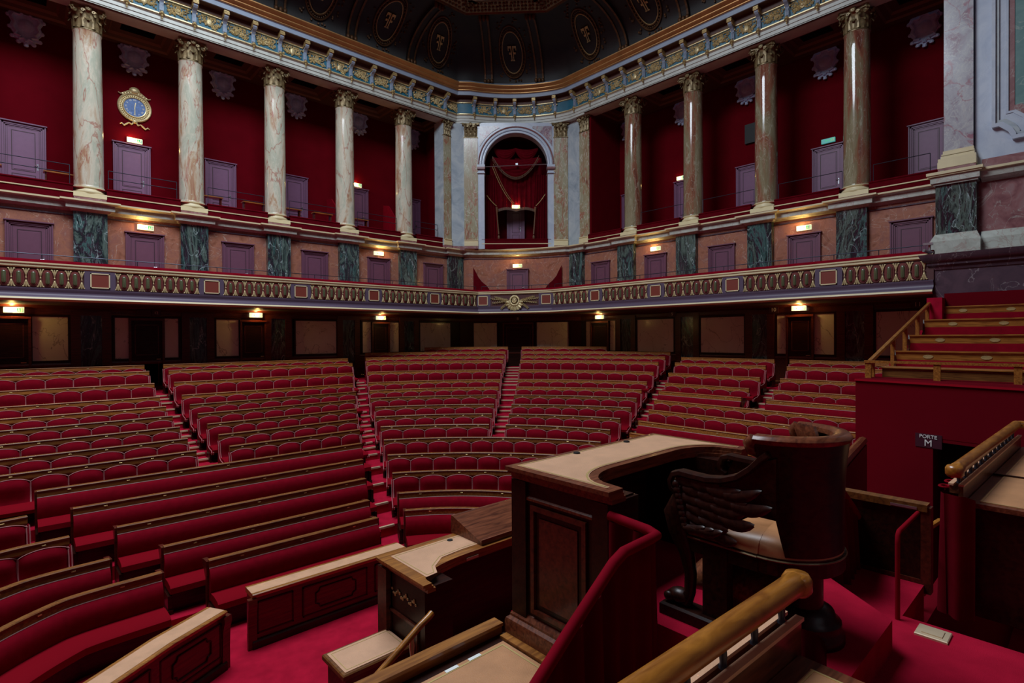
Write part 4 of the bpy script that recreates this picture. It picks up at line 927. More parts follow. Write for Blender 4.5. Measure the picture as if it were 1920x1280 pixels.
for i, (a, b) in enumerate(zip([c for c in COLA if c > -2], [c for c in COLA if c > -2][1:] + [15.9])): railing([(a + .5, 22.35), (b - .5, 22.35)], [5.62, 5.36], 4.9, 1.2, 'gallery_railing', 'thin two bar railing before the upper gallery, %s bay from the left' % ORD[i])
for i, (a, b) in enumerate(zip(COLB, COLB[1:] + [YE])): railing([(20.6, a - .5), (20.6, b + .4)], [5.55], 4.9, 1.2, 'gallery_railing', 'thin railing before the upper right gallery, %s open bay from the corner' % ORD[i])
# red benches and desks seen over the balcony
rnd = random.Random(2)
for i, x in enumerate((-.6, 1.3, 4.4, 6.8, 8.9, 11.0, 13.2, 15.2)):
    w = .75; t = thing('gallery_bench', (x, 20.75, 1.55), 0, 'low red velvet bench on the left balcony, %s from the left' % ORD[i], 'bench', 'red benches on the balconies'); obj('seat', G().bev(-w, w, -.2, .2, 0, .42, .03), 'velvet', t); obj('backrest', G().bev(-w, w, .12, .24, .42, .80, .03), 'velvet', t)
for i, y in enumerate((15.2, 12.2, 9.5, 6.4)):
    w = .75; t = thing('gallery_bench', (18.7, y, 1.55), B_, 'low red velvet bench on the right balcony, %s from the corner' % ORD[i], 'bench', 'red benches on the balconies'); obj('seat', G().bev(-w, w, -.2, .2, 0, .42, .03), 'velvet', t); obj('backrest', G().bev(-w, w, .12, .24, .42, .78, .03), 'velvet', t)
for i, (x, y, rz) in enumerate(((-.8, 22.9, 0), (1.0, 22.8, 0), (5.35, 22.8, 0), (6.9, 22.8, 0), (8.35, 22.8, 0), (9.7, 22.8, 0), (11.4, 22.8, 0))):
    t = thing('gallery_desk', (x, y, 4.9), rz, 'small wooden topped desk in the upper left gallery, %s from the left' % ORD[i], 'desk', 'small desks in the upper gallery'); obj('top', G().bev(-.42, .42, -.16, .16, .46, .50, .01), 'oak', t)
    for s in (-1, 1): obj('leg', G().box(s * .36 - .02, s * .36 + .02, -.1, .1, 0, .46), 'mahogany_red', t)
for i, (x, h, side) in enumerate(((7.9, .95, 1), (10.5, .95, 1), (13.4, 1.05, 1))):
    g = G().xprism([(22.4, 4.9), (24.1, 4.9), (24.1, 4.9 + h * 1.6), (23.6, 4.9 + h * 1.5), (22.6, 4.9 + .5)], x - .03, x + .03); tag(obj('partition_screen', g, 'velvet'), 'red velvet partition with a sloping top in the upper left gallery, %s from the left' % ORD[i], 'partition', 'velvet partitions')
# curved velvet screens at the ends of the corner balcony
for (x, y, rz, l) in ((17.15, 21.30, math.atan2(-2.55, 2.85), 'left'), (19.62, 18.2, math.atan2(-2.55, 2.85), 'right')):
    s = 1 if l == 'left' else -1; poly = [(s * a, b) for a, b in ((-.25, 1.55), (-.25, 3.55), (-.12, 3.3), (.02, 3.02), (.20, 2.8), (.42, 2.62), (.56, 2.42), (.62, 2.1), (.64, 1.55))]
    tag(obj('balcony_screen', G().yprism(poly, -.03, .03), 'velvet_dark', None, loc=(x, y, 0), rz=rz), 'dark red screen with a scooped edge, at the %s end of the corner balcony' % l, 'screen', 'scooped screens')

# ------------------------------------------------------------------ big marble pier and framed panel at the right
t = thing('marble_pier', (0, 0, 0), 0, 'huge violet veined marble pier with gold base at the right', 'pier')
obj('shaft', G().box(20.0, 21.0, 2.47, 3.13, 5.35, 11.0), 'marble_violet', t)
g = G()
for a, z0, z1, m in ((.02, 5.26, 5.35, 0), (.05, 5.22, 5.26, 0), (.06, 5.12, 5.20, 0), (.12, 5.02, 5.12, 0), (.13, 4.84, 5.02, 0)): g.mat(m).box(20.0 - a, 21, 2.47 - a * .6, 3.13 + a, z0, z1)
g.mat(1).box(19.88, 21, 2.40, 3.25, 4.66, 4.84)
obj('base', g, ['cream', 'marble_rose'], t)
g = G(); g.mat(1).box(19.62, 21, 2.22, 3.48, 4.62, 4.70).box(19.66, 21, 2.25, 3.45, 4.58, 4.62); g.mat(0).box(19.72, 21, 2.30, 3.40, 4.40, 4.58).box(19.78, 21, 2.34, 3.34, 4.34, 4.40); obj('cap_moulding', g, ['marble_ledge', 'cream'], t)
obj('pedestal', G().box(19.85, 21, 2.38, 3.30, 2.9, 4.34), 'marble_green', t)
g = G().box(19.70, 21, 2.28, 3.42, 2.2, 2.70); g.add([(19.70, 2.28, 2.7), (19.70, 3.42, 2.7), (21, 3.42, 2.7), (21, 2.28, 2.7), (19.83, 2.37, 2.92), (19.83, 3.31, 2.92), (21, 3.31, 2.92), (21, 2.37, 2.92)], [(0, 1, 5, 4), (1, 2, 6, 5), (3, 0, 4, 7), (4, 5, 6, 7)]); obj('foot', g, 'marble_ledge', t)
g = G().box(20.15, 20.5, -1.5, 2.45, 4.45, 11.0); struct('wall_right', g, 'marble_white')
g = G(); P = [(20.15, 2.30), (20.15, -1.5)]
g.mat(2).sweep(P, [(0, 4.70), (.02, 4.70), (.02, 4.92), (0, 4.95)]); g.mat(1).sweep(P, [(.30, 4.66), (.36, 4.64), (.36, 4.58), (.28, 4.56)]); g.mat(0).sweep(P, [(.28, 4.56), (.24, 4.40), (.15, 4.34), (.0, 4.30)]); g.mat(0).sweep(P, [(0, 4.70), (.30, 4.66)])
struct('trim_6', g, ['marble_ledge', 'cream', 'marble_rose'])
struct('wall_right_lower', G().box(20.15, 20.6, -1.5, 2.45, 2.9, 4.4), 'marble_rose')
g = G().sweep(P, [(0, 2.92), (.1, 2.9), (.18, 2.72), (.2, 2.70), (.2, 2.2)]); struct('trim_7', g, 'marble_ledge')
# framed sea green marble panel with a notched lower corner
t = thing('framed_marble_panel', (20.15, 0, 0), 0, 'sea green marble panel in a thick moulded pale frame at the right edge', 'wall panel')
def notch(y0, y1, z0, z1, r): return [(y0, z1), (y0, z0 + r), (y0 - r * .35, z0 + r), (y0 - r * .8, z0 + r * .55), (y0 - r, z0 + .05), (y0 - r, z0), (y1, z0)]
def nframe(a, b, x, mat, name):
    k = len(a); g = G(); n2 = [(20.15 - x, y, z) for y, z in a] + [(20.15 - x, y, z) for y, z in b]
    g.add([(-x, y, z) for y, z in a] + [(-x, y, z) for y, z in b] + [(0, y, z) for y, z in a], [(i, i + 1, k + i + 1, k + i) for i in range(k - 1)] + [(i, i + 1, 2 * k + i + 1, 2 * k + i) for i in range(k - 1)]); return obj(name, g, mat, t)
rings = [(2.08, 5.32), (2.00, 5.42), (1.93, 5.50), (1.80, 5.64), (1.74, 5.70), (1.62, 5.84)]
R_ = [notch(y, -1.4, z, 10.8, .42) for y, z in rings]
nframe(R_[0], R_[1], .16, 'marble_white', 'moulding'); nframe(R_[1], R_[2], .10, 'marble_pale', 'moulding'); nframe(R_[2], R_[3], .05, 'marble_white', 'moulding'); nframe(R_[3], R_[4], .07, 'marble_white', 'moulding'); nframe(R_[4], R_[5], .03, 'marble_rose', 'border')
k = notch(1.62, -1.4, 5.84, 10.8, .42); obj('panel', G().add([(-.01, y, z) for y, z in k] + [(-.01, -1.4, 10.8)], [tuple(range(len(k) + 1))]), 'marble_sea', t)
# dark marble block below
g = G().box(18.05, 21.0, -1.5, YE - .1, -1.7, 2.0); struct('wall_side', g, 'marble_dark')
g = G(); P = [(21.0, YE - .1), (18.05, YE - .1), (18.05, -1.5)]; g.sweep(P, [(0, 1.70), (.03, 1.72), (.05, 1.78), (.12, 1.84), (.12, 1.90), (.20, 1.95), (.26, 2.06), (.28, 2.12), (-.9, 2.14)]); struct('trim_8', g, 'marble_dark', 30)
tag(obj('spotlight', G().box(17.80, 17.92, 3.02, 3.22, 2.38, 2.44).tube([(17.9, 3.1, 2.12), (17.9, 3.1, 2.4)], .03, 6).tube([(17.75, 3.2, 2.24), (17.95, 3.05, 2.18)], .045, 8), 'steel'), 'small metal spotlight clamped where the balcony meets the pier', 'spotlight')
# the parts of the hall behind and left of the camera
struct('wall_front', G().box(-9, 24, -4.6, -4.4, -4.5, 14.6), 'marble_dark')
struct('wall_left', G().box(XW - .3, XW - .05, -4.5, 24.4, -4.5, 14.6), 'wall_red')
struct('ceiling_front', G().box(-9, 24, -4.6, -0.9, 14.4, 18.4), 'soffit_brown')
struct('ceiling_left', G().box(-9, -5.4, -4.6, 22, 14.4, 18.4), 'soffit_brown')
struct('wall_right_rear', G().box(20.2, 20.4, -4.6, -1.3, -4.5, 14.6), 'marble_rose')

# ------------------------------------------------------------------ tiers and seat rows
HK = [.455, .65, .822, .977, 1.303, 1.633, 1.836, 2.006, 2.192, 2.367, 2.529, 2.736, 2.952, 3.19, 3.42, 3.52]
ZT = [-h for h in HK]; ZF = [z - .95 for z in ZT]
YK = [9.61 + .86 * (15 - k) for k in range(16)]
XK = [20.1, 19.85, 19.3, 17.98, 17.13, 16.74, 15.88, 14.84, 13.92, 12.83, 11.84, 11.16, 10.3, 9.4, 8.5, 7.6]
RM = [20.0, 19.1, 18.2, 17.0, 15.9, 15.1, 14.08, 12.94, 11.84, 10.82, 9.785, 8.87, 7.91, 7.04, 6.14, 5.2]
AL = [25.5] * 8 + [26, 25.9, 26.5, 26.8, 27.2, 27.8, 28.8, 29.9]
AR_ = [61.6, 67.4, 67, 66.9, 66.8, 66.1, 66, 66.2, 66.3, 65.9, 65.6, 65, 64.5, 64, 63.5, 63]
OY = 5.1
def circ3(a, b, c):
    ax, ay = a; bx, by = b; cx, cy = c; d = 2 * (ax * (by - cy) + bx * (cy - ay) + cx * (ay - by))
    ux = ((ax * ax + ay * ay) * (by - cy) + (bx * bx + by * by) * (cy - ay) + (cx * cx + cy * cy) * (ay - by)) / d
    uy = ((ax * ax + ay * ay) * (cx - bx) + (bx * bx + by * by) * (ax - cx) + (cx * cx + cy * cy) * (bx - ax)) / d
    return ux, uy, math.hypot(ax - ux, ay - uy)
def arcpts(k, n=24):
    al, ar = R(AL[k]), R(AR_[k])
    if k == 0: al = R(30); rl, rr = 19.5, 19.2
    else: rl, rr = (YK[k] - OY) / cos(al), (XK[k] - AX) / sin(ar)
    a = (AX + rl * sin(al), OY + rl * cos(al)); m_ = R(45.7); b = (AX + RM[k] * sin(m_), OY + RM[k] * cos(m_)); c = (AX + rr * sin(ar), OY + rr * cos(ar))
    ux, uy, r = circ3(a, b, c); t0 = math.atan2(a[1] - uy, a[0] - ux); t1 = math.atan2(c[1] - uy, c[0] - ux)
    return [(ux + r * cos(t0 + (t1 - t0) * i / n), uy + r * sin(t0 + (t1 - t0) * i / n)) for i in range(n + 1)]
def cut(pts, a0, a1):
    # part of a polyline between two bearings (degrees from +Y about the hall's centre)
    ang = [math.degrees(math.atan2(x - AX, y - OY)) for x, y in pts]
    def at(a):
        for i in range(len(pts) - 1):
            if ang[i] <= a <= ang[i + 1]: t = (a - ang[i]) / (ang[i + 1] - ang[i]); return (pts[i][0] + (pts[i + 1][0] - pts[i][0]) * t, pts[i][1] + (pts[i + 1][1] - pts[i][1]) * t)
        return pts[0] if a < ang[0] else pts[-1]
    return [at(a0)] + [p for p, q in zip(pts, ang) if a0 + .3 < q < a1 - .3] + [at(a1)]
def mir(p): return [(2 * AX - x, y) for x, y in p][::-1]
def fullpath(k):
    a = arcpts(k, 12); return [(2 * AX - XK[k], 2.9)] + mir(a) + a + [(XK[k], 2.9)]
def offp(p, d):
    g = G().sweep(p, [(d, 0)]); return [(x, y) for x, y, z in g.v]
BK = -.14
g = G()
main = fullpath(2); outer = [(2 * AX - 20.4, 2.9)] + mir(arc((16.9, 22.6), (20.4, 17.3), .01, 12)) + arc((16.9, 22.6), (20.4, 17.3), .01, 12) + [(20.4, 2.9)]
EP = {k: offp(fullpath(k), BK) for k in range(1, 16)}
def strip(a, za, b, zb): g.add([(x, y, za) for x, y in a] + [(x, y, zb) for x, y in b], [(i, i + 1, len(a) + i + 1, len(a) + i) for i in range(len(a) - 1)])
strip(outer, ZF[2], EP[3], ZF[2])
for k in range(3, 16):
    strip(EP[k], ZF[k - 1], EP[k], ZF[k])
    if k < 15: strip(EP[k], ZF[k], EP[k + 1], ZF[k])
for k in (1, 0):
    a = offp(arcpts(k + 1), BK); b = offp(arcpts(k), BK) if k == 1 else [(x * .98 + .4, y * .98 + .5) for x, y in offp(arcpts(0), BK)]
    strip(a, ZF[k + 1], a, ZF[k]); strip(a, ZF[k], b, ZF[k])
struct('floor_tiers', g, 'carpet')
struct('floor', G().add([(-16, -4.6, -4.47), (21, -4.6, -4.47), (21, 23, -4.47), (-16, 23, -4.47)], [(0, 1, 2, 3)]), 'carpet')

CU = {}
def cushion_mesh(w):
    key = round(w, 2)
    if key in CU: return CU[key]
    g = G(); n, m = 12, 7; vs = []; w2 = w / 2 - .006; tops = []
    for j in range(m + 1):
        v = j / m
        for i in range(n + 1):
            u = i / n; x = -w2 + 2 * w2 * u; s = 2 * u - 1; zt = -.175 + .075 * (1 - s * s) ** .8
            z = zt + (-.63 - zt) * v; bl = (1 - abs(s) ** 5) * (1 - abs(2 * v - 1) ** 6)
            y = -(.030 + .075 * bl * (sin(pi * min(1, v * 1.15) ** .55) if v < .86 else .1) + .015 + .10 * v ** 4); vs.append((x, y, z))
            if j == 0: tops.append((x, y - .006, z))
    g.mat(0).add(vs, [(j * (n + 1) + i, j * (n + 1) + i + 1, (j + 1) * (n + 1) + i + 1, (j + 1) * (n + 1) + i) for j in range(m) for i in range(n)])
    g.add([vs[i] for i in range(n + 1)] + [(x, 0, z) for x, y, z in vs[:n + 1]], [(i, i + 1, n + 2 + i, n + 1 + i) for i in range(n)])
    for c in (0, n): q = [vs[j * (n + 1) + c] for j in range(m + 1)]; g.add(q + [(x, 0, z) for x, y, z in q], [(j, j + 1, m + 2 + j, m + 1 + j) for j in range(m)])
    sl = [vs[j * (n + 1)] for j in range(m, 0, -1)]; sr = [vs[j * (n + 1) + n] for j in range(1, m + 1)]
    g.mat(1).tube([(x, y - .004, z) for x, y, z in sl] + tops + [(x, y - .004, z) for x, y, z in sr], .0062, 4)
    CU[key] = mesh('backrest', g, ['velvet', 'piping'], 40); return CU[key]
ge = G()
EY = [(0, -.14), (-.035, -.15), (-.09, -.30), (-.095, -.42), (-.14, -.54), (-.26, -.60), (-.48, -.63), (-.52, -.68), (-.50, -.73), (-.2, -.72), (0, -.70)]
ge.mat(0).xprism(EY, -.02, .02)
for s in (-1, 1): ge.mat(1).tube([(s * .02, y, z) for y, z in EY[1:9]], .008, 4)
me_end = mesh('end_panel', ge, ['velvet', 'piping'], 40)
me_leg = mesh('leg', G().box(-.025, .025, -.30, -.02, -.95, -.70).box(-.03, .03, -.36, .02, -.95, -.90), 'mahogany')
ge = G().box(-.035, .035, -.02, .06, -.95, -.02).xprism([(.06, -.02), (.24, -.04), (.24, -.10), (.18, -.16), (.06, -.30)], -.035, .035)
me_bend = mesh('end_post', ge, 'mahogany_red')
me_bb = mesh('end_post', G().box(-.03, .03, -.50, -.06, -.95, -.66).box(-.038, .038, -.53, -.04, -.95, -.88), 'mahogany')
me_np = mesh('number_plate', G().bev(-.026, .026, -.006, .004, 0, .018, .002), 'gold_line')
def row(pts, k, label, bench=False, wood_='oak', group='seat rows', zt=None, plates=True):
    zt = ZT[k] if zt is None else zt
    dl = [math.hypot(b[0] - a[0], b[1] - a[1]) for a, b in zip(pts, pts[1:])]; L = sum(dl)
    c = pts[len(pts) // 2]; t = thing('bench_row' if bench else 'seat_row', (c[0], c[1], zt - .95), 0, label, 'bench' if bench else 'seat row', group)
    lp = [(x - c[0], y - c[1]) for x, y in pts]; Z = .95
    obj('desk_rail', G().sweep(lp, [(-.05, Z - .005), (-.045, Z), (.035, Z), (.045, Z - .012), (.03, Z - .03), (.036, Z - .12), (.02, Z - .15), (-.03, Z - .15)], True, True), 'rail_' + wood_, t)
    obj('back_panel', G().sweep(lp, [(-.035, Z - .13), (.0, Z - .13), (.0, Z - .66), (-.02, .0), (-.05, 0)], True, True), 'mahogany_red', t)
    def at(s):
        for (a, b), d in zip(zip(lp, lp[1:]), dl):
            if s <= d + 1e-9: u = s / d; return a[0] + (b[0] - a[0]) * u, a[1] + (b[1] - a[1]) * u, math.atan2(b[1] - a[1], b[0] - a[0])
            s -= d
        a, b = lp[-2], lp[-1]; return b[0], b[1], math.atan2(b[1] - a[1], b[0] - a[0])
    if bench:
        obj('backrest', G().sweep(lp, [(0, Z - .13), (.03, Z - .125), (.075, Z - .155), (.115, Z - .22), (.135, Z - .31), (.13, Z - .42), (.105, Z - .53), (.08, Z - .64), (0, Z - .64)], True, True), 'velvet', t, 50)
        obj('nailing', G().sweep(lp, [(.034, Z - .127), (.040, Z - .121), (.046, Z - .13), (.04, Z - .136)], True, True), 'nailing', t)
        obj('seat', G().sweep(lp, [(.08, Z - .50), (.30, Z - .485), (.50, Z - .50), (.545, Z - .53), (.55, Z - .62), (.08, Z - .62)], True, True), 'velvet_seat', t, 50)
        obj('seat_base', G().sweep(lp, [(.08, .33), (.46, .33), (.44, 0), (.08, 0)], True, True), 'mahogany', t)
        n = max(2, round(L / .9))
        for s in (.0, L):
            x, y, a = at(s); e = obj('end_post', None, None, t, loc=(x, y, Z), rz=a, me=me_bend); obj('end_post', None, None, t, loc=(x, y, Z), rz=a, me=me_bb)
    else:
        n = max(1, round(L / .595)); w_ = L / n; me = cushion_mesh(w_)
        for i in range(n): x, y, a = at((i + .5) * w_); obj('backrest', None, None, t, loc=(x, y, Z), rz=a, me=me)
        obj('seat', G().sweep(lp, [(.10, Z - .56), (.22, Z - .55), (.48, Z - .58), (.52, Z - .62), (.50, Z - .69), (.10, Z - .68)], True, True), 'velvet_seat', t, 50)
        for s in (0, L):
            x, y, a = at(s); obj('end_panel', None, None, t, loc=(x, y, Z), rz=a, me=me_end); obj('leg', None, None, t, loc=(x, y, Z), rz=a, me=me_leg)
    if plates:
        for i in range(n): x, y, a = at((i + .5) * L / n); obj('number_plate', None, None, t, loc=(x + .034 * sin(a), y - .034 * cos(a), Z - .065), rz=a, me=me_np)
    return t
def ob(k, first, name, bench=False):
    return ('long red bench, %s row from the back, ' if bench else 'scalloped red seat row, %s from the back, ') % ORD[k - first] + name
BN = ['in the curved block at the bottom left corner', 'leftmost block', 'second block from the left', 'third block from the left', 'fourth block from the left', 'fifth block from the left', 'block next to the red stand']
B2L = {2: 3.45, 3: 3.45, 4: 3.44, 5: 3.48, 6: 3.51, 7: 3.52, 8: 3.55, 9: 3.6, 10: 3.62, 11: .19, 12: .65, 13: 1.18, 14: 1.71, 15: 2.18}
B2R = {2: 9.86, 3: 9.64, 4: 9.25, 5: 8.82, 6: 8.52, 7: 8.06, 8: 7.69, 9: 7.29, 10: 6.93, 11: 6.54, 12: 6.14, 13: 5.77, 14: 5.40, 15: 5.14}
B5L = {2: 11.2, 3: 10.7, 4: 10.45, 5: 10.35, 6: 10.06, 7: 9.57, 8: 9.16, 9: 8.78, 10: 8.37}
B5R = {2: 7.65, 3: 7.4, 4: 7.23, 5: 7.4, 6: 7.25}
B6L = {2: 7.15, 3: 6.74, 4: 6.62, 5: 6.66, 6: 6.52}
for k in range(2, 11):
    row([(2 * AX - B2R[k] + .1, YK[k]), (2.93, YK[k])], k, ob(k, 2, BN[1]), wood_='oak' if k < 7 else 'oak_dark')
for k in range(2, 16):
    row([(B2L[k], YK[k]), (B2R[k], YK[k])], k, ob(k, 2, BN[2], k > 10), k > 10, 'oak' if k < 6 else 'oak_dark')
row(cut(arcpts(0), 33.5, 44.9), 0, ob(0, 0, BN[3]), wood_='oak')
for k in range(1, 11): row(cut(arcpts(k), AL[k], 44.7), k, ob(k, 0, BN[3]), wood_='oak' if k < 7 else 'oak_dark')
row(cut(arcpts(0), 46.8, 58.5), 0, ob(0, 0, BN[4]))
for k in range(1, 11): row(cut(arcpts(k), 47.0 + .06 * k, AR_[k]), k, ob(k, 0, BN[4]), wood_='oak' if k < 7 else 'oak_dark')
for k in range(11, 16): row(arcpts(k), k, ('curved red bench' if k > 13 else 'curved red velvet seat row') + ' in the corner block, %s row from the front' % ORD[15 - k], k > 13, 'oak_dark')
for k in range(2, 11):
    e = B5R.get(k, 3.2 + (10 - k) * .0)
    row([(XK[k], B5L[k]), (XK[k], e)], k, ob(k, 2, BN[5], k in (6, 9, 10)), k in (6, 9, 10), 'oak')
for k in range(2, 7): row([(XK[k], B6L[k]), (XK[k], 3.3)], k, ob(k, 2, BN[6], k == 6), k == 6, 'oak')
for k, xr in ((11, -.45), (12, .05), (13, .55), (14, .99), (15, 1.54)):
    a = mir(arcpts(k)); a = [p for p in a if p[0] < xr - .1]; a = a + [(xr, YK[k] - .0)]
    a = [a[0]] + a[2:-1:3] + [a[-1]]
    for _ in range(3): a = [a[0]] + [q for p0, p1 in zip(a, a[1:]) for q in ((p0[0] * .75 + p1[0] * .25, p0[1] * .75 + p1[1] * .25), (p0[0] * .25 + p1[0] * .75, p0[1] * .25 + p1[1] * .75))] + [a[-1]]
    row(a, k, ('curved red bench' if k > 13 else 'curved red velvet seat row') + ' at the bottom left, %s row from the front' % ORD[15 - k], k > 13, 'oak_dark')

# aisle stairs with brass nosings
def stair(name, fn, ks, label, halves=8):
    t = thing('aisle_stair', (0, 0, 0), 0, label, 'stair', 'carpeted aisle stairs'); t['kind'] = 'structure'
    for k in ks:
        a, b = fn(k); 
        if a is None: continue
        dx, dy = b[0] - a[0], b[1] - a[1]; l = math.hypot(dx, dy); ux, uy = dx / l, dy / l; nx, ny = uy, -ux   # n: towards the front
        q = lambda s, o: (a[0] + ux * s + nx * (o - BK * -1), a[1] + uy * s + ny * (o - BK * -1))
        rise = ZF[k - 1] - ZF[k]
        if rise <= 0.02: continue
        def nose(o, z):
            P = [(a[0] + nx * (BK + o), a[1] + ny * (BK + o)), (b[0] + nx * (BK + o), b[1] + ny * (BK + o))]
            obj('nosing', G().sweep(P, [(-.05, z + .006), (.014, z + .006), (.014, z - .035), (-.05, z - .03)], True, True), 'brass', t)
        nose(.005, ZF[k - 1])
        if k - 1 <= halves:
            P = [(a[0] + nx * BK, a[1] + ny * BK), (b[0] + nx * BK, b[1] + ny * BK)]; z = ZF[k] + rise / 2
            obj('step', G().sweep(P, [(-.01, ZF[k] + .001), (-.01, z), (.36, z), (.36, ZF[k] + .001)], True, True), 'carpet', t); nose(.36, z)
def polar(k, ang, yk=None): p = cut(arcpts(k, 40), ang, ang + .01)[0]; return p
stair('a', lambda k: ((2.98, YK[k]), (B2L[k] - .03, YK[k])), range(3, 11), 'dark carpeted aisle stair leading down from the door below the clock')
stair('b', lambda k: ((B2R[k] + .04, YK[k]), (arcpts(k)[0][0] - .04, YK[k])), range(3, 16), 'carpeted aisle stair with brass edges between the second and third seating blocks')
stair('c', lambda k: (polar(k, 44.75), polar(k, 46.95 + .06 * k)), range(1, 11), 'carpeted aisle stair with brass edges leading down from the corner door')
stair('d', lambda k: (arcpts(k)[-1], (XK[k], B5L[k] + .05)), range(3, 11), 'narrow aisle stair between the fourth and fifth seating blocks')
stair('e', lambda k: ((XK[k], B5R[k] - .04), (XK[k], B6L[k] + .04)), range(3, 7), 'narrow aisle stair between the fifth and last seating blocks')

# front desks on the hall floor
def front_desk(pts, label, npan, rend=True):
    c = pts[len(pts) // 2]; t = thing('front_desk', (c[0], c[1], -4.47), 0, label, 'desk', 'long desks before the front benches'); lp = [(x - c[0], y - c[1]) for x, y in pts]
    obj('top', G().sweep(lp, [(-.30, .78), (-.30, .80), (.04, .80), (.055, .79), (.055, .775), (.03, .76), (.02, .73), (-.28, .73)], True, True), 'oak', t)
    obj('leather_inlay', G().sweep(lp, [(-.25, .803), (-.0, .803)]), 'leather', t)
    obj('body', G().sweep(lp, [(-.22, .73), (0, .73), (0, .06), (-.22, .06)], True, True), 'mahogany_red', t)
    obj('plinth', G().sweep(lp, [(-.24, .12), (.03, .12), (.05, .10), (.05, 0), (-.24, 0)], True, True), 'mahogany', t)
    dl = [math.hypot(b[0] - a[0], b[1] - a[1]) for a, b in zip(lp, lp[1:])]; L = sum(dl)
    def at(s):
        for (a, b), d in zip(zip(lp, lp[1:]), dl):
            if s <= d + 1e-9: u = s / d; return a[0] + (b[0] - a[0]) * u, a[1] + (b[1] - a[1]) * u, math.atan2(b[1] - a[1], b[0] - a[0])
            s -= d
        return lp[-1][0], lp[-1][1], 0
    s = 0
    for i, fr in enumerate(npan):
        w_ = L * fr; x, y, a = at(s + w_ / 2); s += w_; h = w_ / 2 - .07
        g = G().mat(0).box(-h, h, -.012, .01, .20, .66).mat(1)
        for z in (.20, .64): g.box(-h, h, -.022, -.01, z, z + .02)
        for q in (-h, h - .02): g.box(q, q + .02, -.022, -.01, .20, .66)
        if w_ > .8:
            cx, cz = 0, .43; o = []
            hw, hh, rr = h * .62, .15, .07
            for (sx, sz, a0) in ((1, 1, 0), (-1, 1, 1), (-1, -1, 2), (1, -1, 3)):
                o += [(sx * hw, -.022, cz + sz * (hh - rr))] if sx * sz > 0 else [(sx * (hw - rr), -.022, cz + sz * hh)]
                o += [(sx * (hw - rr * .7), -.022, cz + sz * (hh - rr * .7))]
                o += [(sx * (hw - rr), -.022, cz + sz * hh)] if sx * sz > 0 else [(sx * hw, -.022, cz + sz * (hh - rr))]
            g.tube(o + o[:1], .012, 5)
        obj('panel', g, ['mahogany_red', 'mahogany'], t, loc=(x + .0 * a, y, 0), rz=a)
    for q in (0, L):
        x, y, a = at(q); obj('end_console', G().xprism([(.02, .73), (-.06, .73), (-.07, .66), (-.04, .55), (-.03, .3), (-.03, 0), (.02, 0)], -.06, .06), 'mahogany_red', t, loc=(x, y, 0), rz=a)
    return t
front_desk([(2.42, 8.25), (4.95, 8.25)], 'straight long desk with an oak top and carved panels, before the front bench', [.26, .48, .26])
front_desk([(-2.2, 4.2), (-1.6, 5.0), (-.9, 5.75), (-.1, 6.5), (.62, 7.1), (1.3, 7.6), (2.0, 8.0)], 'curved long desk with an oak top at the bottom left', [.2, .14, .14, .16, .18, .18])

# ------------------------------------------------------------------ red stand at the right
g = G()
SX = [13.7, 14.9, 16.4, 17.8]; SZ = [-.33, 0.0, .372, .733]
g.prism([(11.14, .79), (11.57, 3.12), (12.45, 3.12), (12.45, -1.5), (10.73, -1.5)], -1.55, -.82)
g.prism([(11.57, 3.12), (11.14, .79), (11.05, .30), (12.45, .30), (12.45, 3.12)], -.9, -.82)
st = thing('raised_stand', (0, 0, 0), 0, 'red carpeted raised stand at the right holding rows of wooden benches', 'stand')
g = G().prism([(11.57, 3.12), (11.37, 2.02), (12.45, 2.02), (12.45, 3.12)], -4.47, -.82)
g.prism([(11.35, 1.92), (11.14, .79), (10.73, -1.5), (12.45, -1.5), (12.45, 1.92)], -1.74, -.82); g.prism([(11.37, 2.02), (11.35, 1.92), (12.45, 1.92), (12.45, 2.02)], -4.47, -.82)
g.prism([(11.24, 1.30), (11.0, .2), (10.73, -1.5), (12.45, -1.5), (12.45, 1.30)], -4.47, -1.78)
g.prism([(11.352, 1.90), (11.24, 1.30), (12.45, 1.30), (12.45, 1.90)], -1.80, -1.70)
obj('front', g, 'stand_red', st)
g = G().prism([(12.0, 1.93), (12.0, 1.2), (12.44, 1.2), (12.44, 1.93)], -4.47, -1.75); obj('doorway', g, 'black', st)
g = G()
lo = 12.45
for i, (x, z) in enumerate(zip(SX, SZ)):
    zf = z - .62; x0 = 12.45 if i == 0 else SX[i - 1] + .25; x1 = x + .25 if i < 3 else 18.04
    g.box(x0, x1, -1.5, 3.12, -4.47, zf)
g.box(17.55, 18.04, 2.78, 3.10, .1, .96)
obj('steps', g, 'carpet', st)
obj('backing', G().box(17.96, 18.045, -1.5, 2.8, .1, 1.08), 'stand_red', st)
obj('side_trim', G().add([(11.56, 3.13, -.815), (11.13, .79, -.815), (10.72, -1.5, -.815), (10.70, -1.5, -.85), (11.11, .79, -.85), (11.54, 3.13, -.85)], [(0, 1, 4, 5), (1, 2, 3, 4)]), 'velvet_seat', st)
